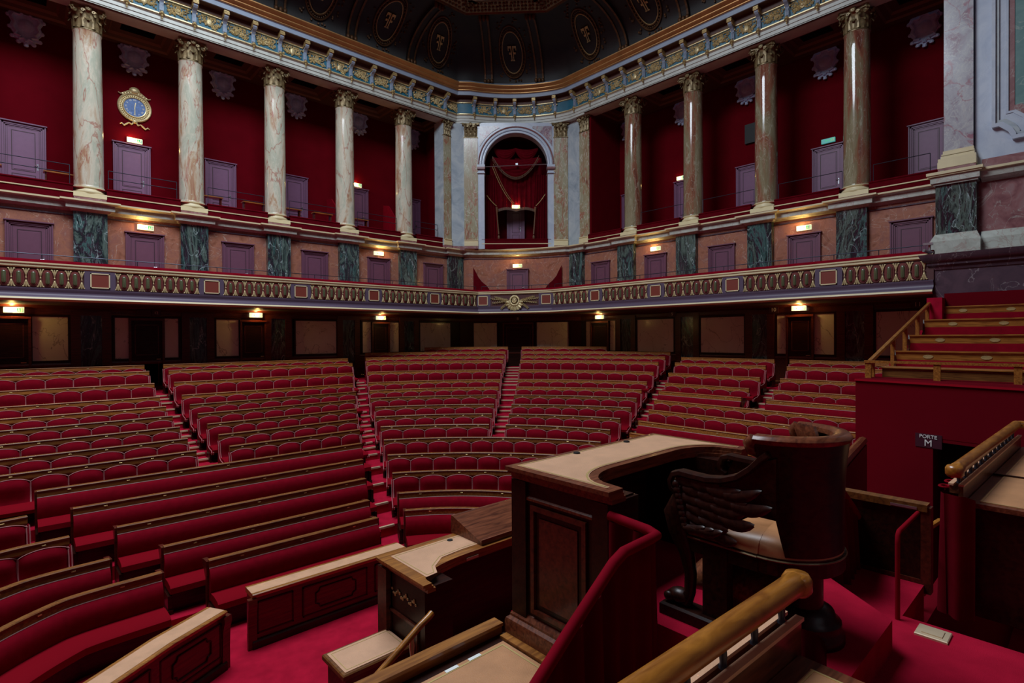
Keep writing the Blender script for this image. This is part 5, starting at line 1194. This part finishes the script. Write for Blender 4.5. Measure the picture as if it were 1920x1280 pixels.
for i, (x, z) in enumerate(zip(SX, SZ)):
    t = thing('stand_bench', (x, 2.94, z), B_, 'wooden bench with oval plates on the red stand, %s row from the front' % ORD[i + 1], 'bench', 'benches on the red stand')
    L = 4.3
    obj('rail', G().xprism([(-.07, 0), (-.07, -.03), (-.05, -.04), (-.05, -.055), (-.035, -.065), (-.03, -.19), (.0, -.19), (.04, -.02), (.04, 0)], 0, L), 'oak', t)
    obj('backrest', G().xprism([(0, -.18), (-.05, -.20), (-.09, -.4), (-.10, -.55), (0, -.55)], .02, L), 'velvet', t)
    obj('seat', G().xprism([(-.05, -.42), (-.48, -.42), (-.5, -.46), (-.48, -.5), (-.05, -.5)], .02, L), 'velvet_seat', t)
    obj('end_panel', G().xprism([(.02, -.0), (-.03, -.1), (-.05, -.3), (-.16, -.38), (-.45, -.44), (-.45, -.62), (.02, -.62)], -.03, .01), 'mahogany_red', t)
    for q in (.55, 1.45, 2.35, 3.25): obj('oval_plate', G().lathe([(0, .006), (.05, .006), (.055, 0)], 16).xf(Matrix.Rotation(pi / 2, 4, 'X')), 'gilt', t, loc=(q, -.036, -.12)).scale = (1.6, 1, .75)
t = thing('stand_front_desk', (12.6, 2.95, -.62), B_, 'plain wooden desk front behind the rail of the red stand', 'desk')
obj('top', G().bev(0, 4.3, -.06, .3, -.03, 0, .01), 'oak', t); obj('front', G().box(.02, 4.3, -.02, .02, -.21, -.03), 'oak_dark', t); obj('ledge', G().box(.02, 4.3, -.035, -.02, -.06, -.045), 'oak', t)
t = thing('stand_handrail', (0, 0, 0), 0, 'wooden handrail with square posts round the red stand', 'handrail')
obj('rail', G().tube([(12.2, 3.05, -.52), (17.75, 3.05, .86)], .045, 8), 'rail_wood', t)
for i, x in enumerate((12.35, 13.9, 14.95, 16.2, 17.3)):
    z = -.52 + (x - 12.2) / 5.55 * 1.38; zb = -.82 if x < 13 else [SZ[0], SZ[1], SZ[2], SZ[3]][min(3, i - 1)] - .62 ; obj('post', G().box(x - .03, x + .03, 3.0, 3.08, zb, z), 'oak', t)
obj('front_rail', G().box(11.96, 12.05, -1.4, 3.08, -.53, -.485), 'oak', t)
for y in (3.02, 1.97, .92, -.1): obj('post', G().box(11.98, 12.03, y - .05, y + .05, -.82, -.52), 'oak', t)
t = thing('door_sign', (11.37, 1.98, -1.80), math.atan2(-2.33, -.43), 'dark plate lettered PORTE M on the red stand', 'sign')
obj('plate', G().box(-.19, .19, -.02, 0.02, -.115, .115), 'plaque', t); text('PORTE', .085, 'plaque_text', t, (0, -.025, .068)); text('M', .155, 'plaque_text', t, (0, -.025, -.042))
tag(obj('bracket_light', G().box(11.1, 11.15, 1.10, 1.18, -1.72, -1.66).tube([(11.12, 1.14, -1.69), (10.98, 1.14, -1.71)], .03, 8), 'white'), 'small white fixture above the stand doorway', 'fixture')

# ------------------------------------------------------------------ tribune floors
struct('floor_platform', G().prism([(2.64, 2.45), (2.64, .80), (3.64, .80), (4.19, 1.48), (4.19, 2.45)], -2.1, -1.62), 'carpet')
struct('floor_tribune', G().prism([(2.37, 2.62), (2.37, 1.52), (2.0, 1.52), (2.0, .88), (.2, .88), (.2, -3), (4.16, -3), (4.16, .86), (4.78, .86), (4.78, 1.7), (4.16, 1.7), (4.16, 2.62)], -2.6, -1.80), 'carpet')
g = G()
for i in range(8): g.box(4.16 + .34 * i, 4.16 + .34 * (i + 1), .30, .86, -4.47, -1.95 - .16 * i)
struct('floor_steps', g, 'carpet')
g = G()
for i in range(9): g.box(1.98 - .3 * i - .3, 1.98 - .3 * i, .9, 1.56, -4.47, -1.92 - .17 * i)
struct('floor_stairs', g, 'carpet')
struct('floor_secretary', G().box(.2, 4.16, 1.56, 2.62, -4.47, -2.62), 'carpet')
struct('floor_rostrum', G().box(1.6, 4.8, 2.62, 3.9, -4.47, -2.75), 'carpet')
struct('floor_right', G().box(4.8, 11.3, .9, 1.0, -4.47, -2.2), 'stand_red')

# ------------------------------------------------------------------ president's desk
t = thing('president_desk', (3.19, 2.2, -1.62), 0, 'large mahogany desk with a concave leather top on the high platform', 'desk')
def outline(x0, x1, y0, y1, yi, wi, n=8, inset=0):
    # U shaped top, open towards -y
    L = [(x0 + inset, y1 - inset), (x0 + inset, y0 + inset)]; e = []
    for sgn in (0,):
        a = [(x0 + wi - inset * .2, y0 + inset)]
        for i in range(n + 1):
            u = i / n * pi / 2; a.append((x0 + wi + .015 + .34 * (1 - cos(u)) ** .9, y0 + .09 + (yi - y0 - .09) * sin(u) ** .8 + inset))
    r = [(x0 + x1 - x, y) for x, y in a][::-1]
    return L + a + r + [(x1 - inset, y0 + inset), (x1 - inset, y1 - inset)]
X0, X1, Y0, Y1 = -.86, .86, -.41, .43
U = outline(X0, X1, Y0, Y1, -.08, .13)
g = G(); zt = .78
for k, (ins, a, b) in enumerate(((0, zt - .025, zt), (.012, zt - .045, zt - .025), (.03, zt - .075, zt - .045))):
    g.prism([(x * (1 - ins / .86), y - (ins if y > .4 else 0)) for x, y in U], a, b)
obj('top', g, 'walnut', t)
def inset_poly(P, d):
    n = len(P); out = []
    for i in range(n):
        (ax, ay), (bx, by), (cx, cy) = P[i - 1], P[i], P[(i + 1) % n]
        l1 = math.hypot(bx - ax, by - ay) or 1; l2 = math.hypot(cx - bx, cy - by) or 1
        n1 = ((-(by - ay)) / l1, (bx - ax) / l1); n2 = (-(cy - by) / l2, (cx - bx) / l2); mx, my = n1[0] + n2[0], n1[1] + n2[1]; q = max(.5, (mx * mx + my * my) / 2); out.append((bx + mx / q * d, by + my / q * d))
    return out
# outline runs counter-clockwise, so +d moves inwards
g = G().prism(inset_poly(U, .055), zt, zt + .004); obj('leather_inlay', g, 'leather', t)
def ribbon(P, d0, d1, z, nm, par):
    a, b = inset_poly(P, d0), inset_poly(P, d1); k = len(a); return obj(nm, G().add([(x, y, z) for x, y in a] + [(x, y, z) for x, y in b], [(i, (i + 1) % k, k + (i + 1) % k, k + i) for i in range(k)]), 'gold_line', par)
ribbon(U, .062, .074, zt + .0055, 'gold_line', t)
for x in (-.25, .35): obj('cable_grommet', G().lathe([(0, .010), (.022, .010), (.026, 0)], 16), 'black', t, loc=(x, .34, zt + .004))
zb = -.32
g = G().box(X0 + .05, X0 + .30, Y0 + .05, Y1 - .05, zb, zt - .07).box(X1 - .30, X1 - .05, Y0 + .05, Y1 - .05, zb, zt - .07).box(X0 + .05, X1 - .05, Y1 - .13, Y1 - .05, zb, zt - .07)
obj('body', g, 'mahogany', t)
g = G()
for x0, x1, y0, y1 in ((X0 + .03, X0 + .32, Y1 - .16, Y1 - .03), (X0 + .03, X0 + .32, Y0 + .03, Y0 + .14)): obj('corner_post', G().box(x0, x1, y0, y1, zb + .12, zt - .08), 'mahogany', t)
for sx in (-1,):
    g = G(); xx = X0 + .05
    for z0, z1, d in ((zb + .20, zt - .22, .018),):
        y0, y1 = Y0 + .19, Y1 - .20
        g.box(xx - d, xx, y0, y1, z0, z0 + .03).box(xx - d, xx, y0, y1, z1 - .03, z1).box(xx - d, xx, y0, y0 + .03, z0 + .03, z1 - .03).box(xx - d, xx, y1 - .03, y1, z0 + .03, z1 - .03)
        g.box(xx - .008, xx, y0 + .07, y1 - .07, z0 + .07, z1 - .07)
    obj('side_panel', g, 'mahogany_red', t)
q = [(X0 + .05, Y0 + .05), (X0 + .05, Y1 - .05), (X1 - .05, Y1 - .05), (X1 - .05, Y0 + .05)]
g = G().sweep(q, [(o * -1, z) for o, z in [(0, zt - .20), (.012, zt - .195), (.012, zt - .18), (0, zt - .17)]])
g.sweep(q, [(-o, z) for o, z in [(0, zb + .17), (.01, zb + .165), (.02, zb + .15), (.03, zb + .14), (.03, zb + .125), (.05, zb + .11), (.055, zb + .095), (.055, zb)]]); obj('base_moulding', g, 'walnut', t, 30)

# ------------------------------------------------------------------ president's chair
t = thing('president_chair', (3.11, 1.2, -1.62), 0, 'carved mahogany barrel backed armchair with winged arms and tan leather seat', 'armchair')
RB = .30
def shell(r, a0, a1, n, ztop, zbot, name, mat_, th=.045, flare=.03):
    g = G(); vs = []; rows_ = 10
    for i in range(n + 1):
        a = a0 + (a1 - a0) * i / n; zt_ = ztop(a); zb_ = zbot(a)
        for s, rr in ((0, r), (1, r - th)):
            for j in range(rows_ + 1):
                v = j / rows_; z = zb_ + (zt_ - zb_) * v; q = rr + flare * v ** 3; vs.append((q * cos(a), q * sin(a), z))
    k = rows_ + 1; fs = []
    for i in range(n):
        for s in (0, 1):
            for j in range(rows_): b = i * 2 * k + s * k + j; c = b + 2 * k; fs.append((b, c, c + 1, b + 1))
        b = i * 2 * k; c = b + 2 * k; fs += [(b + k - 1, c + k - 1, c + 2 * k - 1, b + 2 * k - 1), (b, c, c + k, b + k)]
    for b in (0, n * 2 * k): fs += [(b + j, b + j + 1, b + k + j + 1, b + k + j) for j in range(rows_)]
    g.add(vs, fs); return obj(name, g, mat_, t, 50)
# back: from the left front edge (angle 180 deg = -x) round the back (270) to the right
TOPZ = 1.085
def zbot(a):
    d = abs(math.degrees(a) - 270)   # 0 at the back .. 90 at the sides
    return .50 if d < 66 else .50 + (min(1, (d - 66) / 8)) * .19
shell(RB, R(180), R(360), 44, lambda a: TOPZ, zbot, 'backrest', 'mahogany')
# flared top rim
g = G(); pr = [(RB+a-.39, z) for a, z in [(.335, 1.075), (.34, 1.10), (.37, 1.112), (.415, 1.108), (.43, 1.09), (.425, 1.07), (.40, 1.055)]]; g.lathe(pr + pr[:1], 44, a0=R(178), a1=R(362)); obj('top_rim', g, 'walnut', t, 50)
for s in (-1, 1):
    x = s * RB
    g = G().tube([(x * 1.0, .015, 1.085), (x * 1.0, .04, 1.06), (x * .99, .03, 1.02), (x * .97, .0, 1.0)], .034, 8, [1, 1.1, .9, .5])
    if s > 0:
        for i in range(7): g.tube([(x - .03 - .012 * i, .02 - .02 * i, 1.10), (x - .05 - .012 * i, .0 - .02 * i, 1.06), (x - .05 - .012 * i, -.01 - .02 * i, 1.03)], .016, 6)
    obj('rim_scroll', g, 'walnut', t, 50)
    # arm: sweeps down from the back and rolls over at the front
    arm = [(-.06, 1.02), (-.02, .985), (.03, .93), (.10, .875), (.18, .845), (.27, .832), (.36, .835), (.43, .84), (.475, .825), (.495, .785), (.485, .74), (.45, .72)]
    g = G(); vs = []; w2 = .045
    for i, (y, z) in enumerate(arm):
        a, b = arm[max(0, i - 1)], arm[min(len(arm) - 1, i + 1)]; dy, dz = b[0] - a[0], b[1] - a[1]; l = math.hypot(dy, dz); ny, nz = -dz / l, dy / l
        nz, ny = (nz, ny) if i < 0 else (nz, ny)
        for dx, dn in ((-w2, -.012), (-w2 * .9, .010), (-w2 * .4, .016), (w2 * .4, .016), (w2 * .9, .010), (w2, -.012), (w2 * .7, -.022), (-w2 * .7, -.022)): vs.append((x + dx, y + ny * dn, z + nz * dn))
    m = len(arm); g.add(vs, [(i * 8 + j, i * 8 + (j + 1) % 8, (i + 1) * 8 + (j + 1) % 8, (i + 1) * 8 + j) for i in range(m - 1) for j in range(8)] + [tuple(range(8)), tuple((m - 1) * 8 + j for j in range(8))])
    obj('arm', g, 'mahogany', t, 60)
    # solid side panel joining the back to the wing
    P = [(-.1, 1.0), (-.02, .975), (.03, .92), (.10, .865), (.18, .835), (.27, .82), (.40, .82), (.44, .74), (.42, .62), (.36, .52), (.26, .51), (.18, .56), (.12, .62), (.02, .69), (-.10, .69)]
    obj('side_panel', G().xprism(P, x - .022 + (.0), x + .022), 'mahogany', t)
    # feathered wing: overlapping long feathers running back and down from the front
    g = G(); rnd = random.Random(4)
    def feather(y0, z0, ang, L, wd, lift):
        vs = []; n = 8
        for i in range(n + 1):
            u = i / n; w_ = wd * (max(0.02, sin(pi * min(1, u * .86 + .14))) ** .42); an = ang + .35 * (u - .5)
            cy, cz = y0 - L * u * cos(an), z0 + L * u * sin(an) * 1.0
            for q, h in ((-1, 0), (-.5, .010), (0, .014), (.5, .010), (1, 0)): vs.append((x + s * (.022 + lift + h * (1 - .3 * u)), cy - q * w_ * sin(an), cz + q * w_ * cos(an)))
        g.add(vs, [(i * 5 + j, i * 5 + j + 1, i * 5 + j + 6, i * 5 + j + 5) for i in range(n) for j in range(4)])
    for r_ in range(6):
        for i in range((4, 4, 3, 3, 2, 2)[r_]):
            yy = .45 - .095 * i - .03 * (r_ % 2) - .012 * r_; zz = .795 - .047 * r_ - .010 * i
            feather(yy, zz, -.05 - .06 * r_ + .04 * i + rnd.uniform(-.06, .06), .16 + .012 * i + rnd.uniform(-.01, .015), .036, .003 * i)
    for i in range(3): feather(.40 - .05 * i, .535 + .004 * i, .06 - .03 * i, .13, .026, .014)
    for i in range(8): g.ball((x + s * .03, .455 - .008 * i, .77 - .032 * i), (.018, .026, .026), 7, 5)
    obj('carved_wing', g, 'carved_wood', t, 70)
    # front leg: breast, lion leg and paw
    g = G().tube([(x * .98, .45, .70), (x * .98, .475, .60), (x * .97, .455, .50), (x * .96, .41, .38), (x * .96, .385, .26), (x * .96, .39, .16), (x * .96, .42, .09)], .055, 12, [.7, 1.25, 1.15, .8, .62, .6, .75])
    g.ball((x * .96, .45, .115), (.055, .075, .045), 10, 7)
    for d in (-.035, 0, .035): g.ball((x * .96 + d, .505, .105), (.022, .035, .028), 8, 6)
    obj('leg', g, 'mahogany', t, 60)
    obj('leg_post', G().bev(x * .93 - .035, x * .93 + .035, .16, .30, .07, .48, .01), 'mahogany', t)
    obj('base_rail', G().bev(x * .95 - .07, x * .95 + .07, -.12, .55, .0, .07, .012), 'mahogany', t)
pr = [(0, .0)]; 
sp = [(-.30, .42), (-.305, .0)] + [(RB * cos(a), RB * sin(a)) for a in [R(180 + 180 * i / 20) for i in range(21)]] + [(.305, .0), (.30, .42)]
g = G().prism([(x * 1.02, y * 1.02) for x, y in sp], .40, .49); obj('seat_frame', g, 'mahogany', t)
g = G(); n = len(sp); ring = [(1.0, .49), (.99, .515), (.93, .545), (.75, .575), (.4, .59)]
g.add([(x * s_ , .02 + (y - .02) * s_, z) for s_, z in ring for x, y in sp] + [(0, .02, .593)], [(j * n + i, j * n + (i + 1) % n, (j + 1) * n + (i + 1) % n, (j + 1) * n + i) for j in range(4) for i in range(n)] + [(4 * n + i, 4 * n + (i + 1) % n, 5 * n) for i in range(n)])
obj('seat', g, 'leather_seat', t, 60)
g = G()
g = G().tube([(x * 1.03, y * 1.03, .478) for x, y in sp], .006, 5)
obj('seat_piping', g, 'gilt_dark', t)
g = G().lathe([(.20, 0), (.20, .04), (.185, .06), (.185, .10), (.16, .12), (.15, .15), (.10, .17), (.10, .42)], 28, c=(.03, -.10), cap=True); obj('rear_pedestal', g, 'mahogany', t, 50)
g = G().tube([(0, .44, .16), (0, .30, .22), (0, .12, .20), (0, -.05, .14)], .11, 12, [.8, 1, 1, .8]); g.v = [(x * 2.1, y, z) for x, y, z in g.v]; obj('carved_apron', g, 'walnut', t, 60)

# ------------------------------------------------------------------ draped stair rails beside the desk
def drape_sheet(path, zbot, fold=.05, waves=7.0, z_off=-.02):
    g = G(); vs = []; pts = [Vector(p) for p in path]; seg = []; n = 0
    fine = []
    for a, b in zip(pts, pts[1:]):
        k = max(2, int((b - a).length / .018))
        for i in range(k): fine.append(a + (b - a) * (i / k))
    fine.append(pts[-1]); m = 8; s = 0; prev = fine[0]; N_ = len(fine)
    for i, p in enumerate(fine):
        s += (p - prev).length; prev = p
        d = (fine[min(i + 1, N_ - 1)] - fine[max(i - 1, 0)]); d.z = 0; d.normalize() if d.length > 1e-6 else None; nn = Vector((d.y, -d.x, 0))
        for j in range(m + 1):
            v = j / m; z = p.z + z_off + (zbot - p.z) * v; am = fold * (.4 + .8 * v) * (sin(s * waves * 2 * pi) + .4 * sin(s * waves * 5.1 + 1)); q = p + nn * am; vs.append((q.x, q.y, z))
    g.add(vs, [(i * (m + 1) + j, (i + 1) * (m + 1) + j, (i + 1) * (m + 1) + j + 1, i * (m + 1) + j + 1) for i in range(N_ - 1) for j in range(m)]); return g
for path, lab in (([(2.35, 1.80, -.97), (2.36, 1.56, -.99), (2.34, 1.50, -.995), (2.27, 1.495, -.995), (2.06, 1.495, -1.0), (1.98, 1.495, -1.03), (1.66, 1.495, -1.24), (1.2, 1.495, -1.56), (.9, 1.495, -1.76)], 'left'),
                  ([(4.04, 1.8, -.93), (4.04, 1.35, -.93), (4.08, 1.30, -.935), (4.22, 1.30, -.97), (4.74, 1.28, -1.36), (5.2, 1.28, -1.7)], 'right')):
    t = thing('stair_rail', (0, 0, 0), 0, 'red velvet wrapped stair rail with hanging drape, %s of the president desk' % lab, 'stair rail', 'draped stair rails')
    obj('padded_rail', G().tube(path, .026, 10), 'velvet', t, 60); obj('drape', drape_sheet(path, -2.6 if lab == 'left' else -1.84), 'velvet_dark', t, 60)

# ------------------------------------------------------------------ secretaries' desk on the left, below the president
t = thing('secretary_desk', (0, 0, 0), 0, 'low desk with gold lined tan leather top, left of the president desk base', 'desk')
obj('top', G().box(.6, 2.34, 2.05, 2.66, -1.99, -1.945), 'mahogany', t)
S2 = [(.7, 2.58), (.7, 2.10), (2.26, 2.10), (2.26, 2.58)]; obj('leather_inlay', G().prism(S2, -1.945, -1.941), 'leather_tan', t); ribbon([(.7, 2.10), (2.26, 2.10), (2.26, 2.58), (.7, 2.58)], .025, .037, -1.9395, 'gold_line', t)
obj('upstand', G().box(.6, 2.32, 2.66, 2.72, -2.05, -1.875).box(.6, 2.32, 2.645, 2.735, -1.89, -1.87), 'oak', t); obj('body', G().box(.6, 2.30, 2.2, 2.64, -2.62, -1.99), 'mahogany', t); obj('side_trim', G().box(2.27, 2.345, 2.05, 2.62, -1.95, -1.925), 'oak', t)
for x in (1.85, 2.02): obj('paper_slip', G().box(x - .05, x + .04, 2.55, 2.575, -1.941, -1.937), 'white', t)

# ------------------------------------------------------------------ speaker's rostrum
t = thing('speaker_rostrum', (3.19, 3.46, -4.47), 0, 'tall speaker rostrum with leather top and curved oak edge, before the president desk', 'rostrum')
V = outline(-1.17, 1.17, -.33, .34, -.09, .08)
V = [(-1.17, .34), (-1.17, -.33), (-1.10, -.33)] + [(-1.10 + .5 * (1 - cos(u)), -.27 + .18 * sin(u)) for u in [i * pi / 2 / 8 for i in range(9)]]; V = V + [(-x, y) for x, y in V[::-1]]
zt = 2.77
g = G()
for ins, a, b in ((0, zt - .02, zt), (.015, zt - .04, zt - .02), (.035, zt - .065, zt - .04)): g.prism([(x * (1 - ins / 1.17), y - (ins if y > .3 else 0)) for x, y in V], a, b)
obj('top', g, 'oak', t); obj('leather_inlay', G().prism(inset_poly(V, .06) if False else [(-1.08, .27), (-1.08, -.23), (-.98, -.22), (-.93, -.12), (-.80, -.02), (-.6, .0), (-.35, 0), (-.35, .27)], zt, zt + .003), 'leather', t)
ribbon([(-1.08, .27), (-1.08, -.23), (-.98, -.22), (-.93, -.12), (-.80, -.02), (-.6, .0), (-.35, 0), (-.35, .27)], .02, .026, zt + .0045, 'gold_line', t)
obj('body', G().box(-1.12, -.88, -.27, .29, 0, zt - .06).box(.88, 1.12, -.27, .29, 0, zt - .06).box(-1.12, 1.12, .18, .29, 0, zt - .06), 'mahogany', t)
g = G(); xx = -1.12
for z0, z1 in ((1.75, 2.42),): g.box(xx - .015, xx, -.19, .21, z0, z0 + .02).box(xx - .015, xx, -.19, .21, z1 - .02, z1).box(xx - .015, xx, -.19, -.17, z0, z1).box(xx - .015, xx, .19, .21, z0, z1)
g.box(-1.16, -1.1, .20, .33, 0, zt - .06); obj('side_panel', g, 'mahogany_red', t)
g = G(); rnd = random.Random(8)
for i in range(16): g.ball((-1.125, -.16 + .022 * i, 2.56 + .02 * sin(i * 1.3)), (.006, .014, .008 + .010 * rnd.random()), 6, 4)
obj('gilt_ornament', g, 'gilt', t); obj('cable_grommet', G().lathe([(0, .006), (.022, .006), (.026, 0)], 14), 'black', t, loc=(-.55, .22, zt + .003)); obj('brass_plate', G().box(-.62, -.50, -.10, -.09, zt - .055, zt - .035), 'brass', t)
t = thing('lectern', (3.19, 3.62, -1.70), 0, 'sloping walnut lectern lying on the speaker rostrum', 'lectern')
obj('slope', G().xprism([(-.20, .0), (-.20, .03), (.19, .15), (.21, .15), (.21, 0)], -.43, .43), 'walnut', t); obj('lip', G().xprism([(-.215, .0), (-.215, .045), (-.20, .045), (-.20, 0)], -.43, .43), 'walnut', t)
t = thing('stenographer_desk', (0, 0, 0), 0, 'small low desk with tan leather top left of the speaker rostrum', 'desk')
obj('top', G().bev(1.545, 2.06, 3.36, 3.70, -2.26, -2.225, .008), 'oak_dark', t); obj('leather_inlay', G().box(1.57, 2.05, 3.385, 3.675, -2.225, -2.221), 'leather', t); ribbon([(1.57, 3.385), (2.05, 3.385), (2.05, 3.675), (1.57, 3.675)], .02, .025, -2.2195, 'gold_line', t)
obj('body', G().box(1.575, 2.06, 3.39, 3.67, -4.47, -2.26), 'mahogany_red', t)
t = thing('speaker_handrail', (0, 0, 0), 0, 'short curved wooden handrail on brass posts beside the rostrum', 'handrail')
obj('rail', G().tube([(2.0, 3.0, -1.83), (1.97, 2.99, -1.84), (1.90, 2.99, -1.875), (1.72, 2.99, -1.99), (1.45, 2.99, -2.15), (1.2, 2.99, -2.30)], .022, 10), 'rail_wood', t, 60)
for x in (1.84, 1.62): z = -1.83 - (2.0 - x) * .57; obj('post', G().lathe([(.018, -2.75), (.012, -2.72), (.012, z - .25), (.022, z - .2), (.012, z - .12), (.018, z - .06), (.01, z)], 10, c=(x, 2.99)), 'brass', t, 60)

# ------------------------------------------------------------------ rear desks with handrails, left and right of the chair
def rear_desk(s, label):
    x0 = 1.98 if s < 0 else 4.40; y0 = .72 if s < 0 else .63; sl = .03 * s if s < 0 else .0
    t = thing('clerk_desk', (x0, y0, -1.80), math.atan2(.045, -1) if s < 0 else math.atan2(-.03, 1), label, 'desk', 'clerk desks')
    # local +x runs away from the chair, local +y: for s<0 the frame is turned, so flip
    f = -1 if s < 0 else 1; L = 3.2 if s < 0 else 2.62
    def bx(a, b, c, d, e, h_, g=None): g = g or G(); y_ = sorted((f * c, f * d)); return g.box(a, b, y_[0], y_[1], e, h_)
    obj('top', bx(.06, L, -.62, -.04, .70, .73), 'walnut', t); obj('leather_inlay', bx(.12, L, -.56, -.10, .73, .734), 'leather_tan', t); obj('gold_line', bx(.12, .128, -.56, -.10, .734, .7355, bx(.128, L, -.112, -.104, .734, .7355)), 'gold_line', t)
    obj('divider', bx(1.05, 1.07, -.6, -.04, .73, .745), 'mahogany', t)
    g = bx(.03, L, -.035, -.01, .55, .83); bx(.03, L, .02, .035, .78, .83, g); bx(.03, L, -.01, .02, .78, .80, g); obj('upstand', g, 'walnut', t)
    obj('capping', bx(.02, L, -.04, -.012, .83, .842, bx(.02, L, .014, .04, .83, .842)), 'leather', t)
    obj('body', bx(.10, L, -.60, -.05, 0, .70), 'mahogany', t)
    obj('handrail', G().tube([(-.03, .012 * f, .93), (0, .0, .935), (.1, 0, .935), (L, 0, .935)], .040, 12, [.7, 1.05, 1, 1]), 'rail_wood', t, 60)
    obj('rail_end', G().lathe([(0, .892), (.038, .897), (.049, .912), (.049, .95), (.038, .968), (0, .972)], 16, c=(-.02, 0)), 'rail_wood', t, 60)
    if s > 0: obj('return_rail', G().tube([(L - .02, 0, .935), (L + .02, -.03, .935), (L + .03, -.8, .935)], .040, 12), 'rail_wood', t, 60)
    n = 16 if s < 0 else 13
    for i in range(n): x = .10 + .19 * i; obj('baluster', G().lathe([(.014, .835), (.010, .85), (.012, .87), (.010, .90)], 10, c=(x, 0)), 'steel_dark', t, 60)
    P = [(-.0, -.10 * f, .78), (-.03, -.05 * f, .80), (-.03, .06 * f, .80), (.06, .075 * f, .80), (L, .075 * f, .80)]
    obj('drape', drape_sheet(P, .02, .020, 8), 'velvet_dark', t, 60)
    for i in range(14): x = .1 + .17 * i; obj('drape_loop', G().tube([(x + .035 * cos(a), .075 * f + .025 * sin(a), .80) for a in [2 * pi * j / 12 for j in range(13)]], .008, 5), 'velvet_seat', t)
    return t
rear_desk(-1, 'desk with a thick worn handrail and tan leather top in the bottom foreground'); rear_desk(1, 'desk with a handrail and red drape at the right edge')

# ------------------------------------------------------------------ landing right of the chair
t = thing('landing_screen', (0, 0, 0), 0, 'dark wooden balustrade panel behind the small landing right of the chair', 'screen')
obj('panel', G().box(4.80, 4.84, .86, 1.42, -1.86, -1.26), 'mahogany', t); obj('top_rail', G().box(4.77, 4.87, .84, 1.44, -1.27, -1.22), 'oak_dark', t); obj('end_post', G().box(4.78, 4.86, .82, .88, -1.86, -1.24), 'mahogany_red', t); obj('bottom_rail', G().box(4.785, 4.80, .88, 1.42, -1.80, -1.77), 'mahogany_red', t); obj('latch', G().box(4.765, 4.78, .90, 1.06, -1.262, -1.245), 'steel', t)
o = obj('landing_rail', G().tube([(4.64, .87, -1.25), (4.5, .87, -1.25), (4.12, .87, -1.25), (4.09, .87, -1.27), (4.085, .87, -1.32), (4.085, .87, -1.80)], .014, 8), 'velvet_seat', None, 60); tag(o, 'thin rail wrapped in red velvet, bent down to the carpeted landing', 'rail')
t = thing('stair_ledge', (0, 0, 0), 0, 'sloping pale wooden ledge leading down beside the red stand', 'handrail')
obj('rail', G().tube([(7.0, 2.2, -1.72), (10.6, 2.75, -1.80)], .07, 8), 'walnut', t); obj('panel', G().add([(7.0, 2.2, -1.78), (10.6, 2.75, -1.86), (10.6, 2.75, -4.4), (7.0, 2.2, -4.4), (7.05, 2.15, -1.78), (10.65, 2.7, -1.86), (10.65, 2.7, -4.4), (7.05, 2.15, -4.4)], [(0, 1, 2, 3), (4, 5, 6, 7), (0, 1, 5, 4), (0, 3, 7, 4), (1, 2, 6, 5)]), 'mahogany', t)
t = thing('small_handrail', (0, 0, 0), 0, 'small brass capped post and short handrail behind the landing panel', 'handrail')
obj('rail', G().tube([(5.3, 1.1, -1.72), (5.9, .95, -1.62)], .022, 8), 'rail_wood', t); obj('post', G().lathe([(.02, -2.6), (.02, -1.78), (.03, -1.76), (.03, -1.70), (.012, -1.66)], 10, c=(5.3, 1.0)), 'brass', t)
tag(obj('floor_socket', G().bev(3.95, 4.10, .60, .76, -1.80, -1.785, .004).box(3.98, 4.07, .63, .73, -1.785, -1.78), 'brass'), 'small brass floor plate on the carpet by the red drape', 'floor plate')
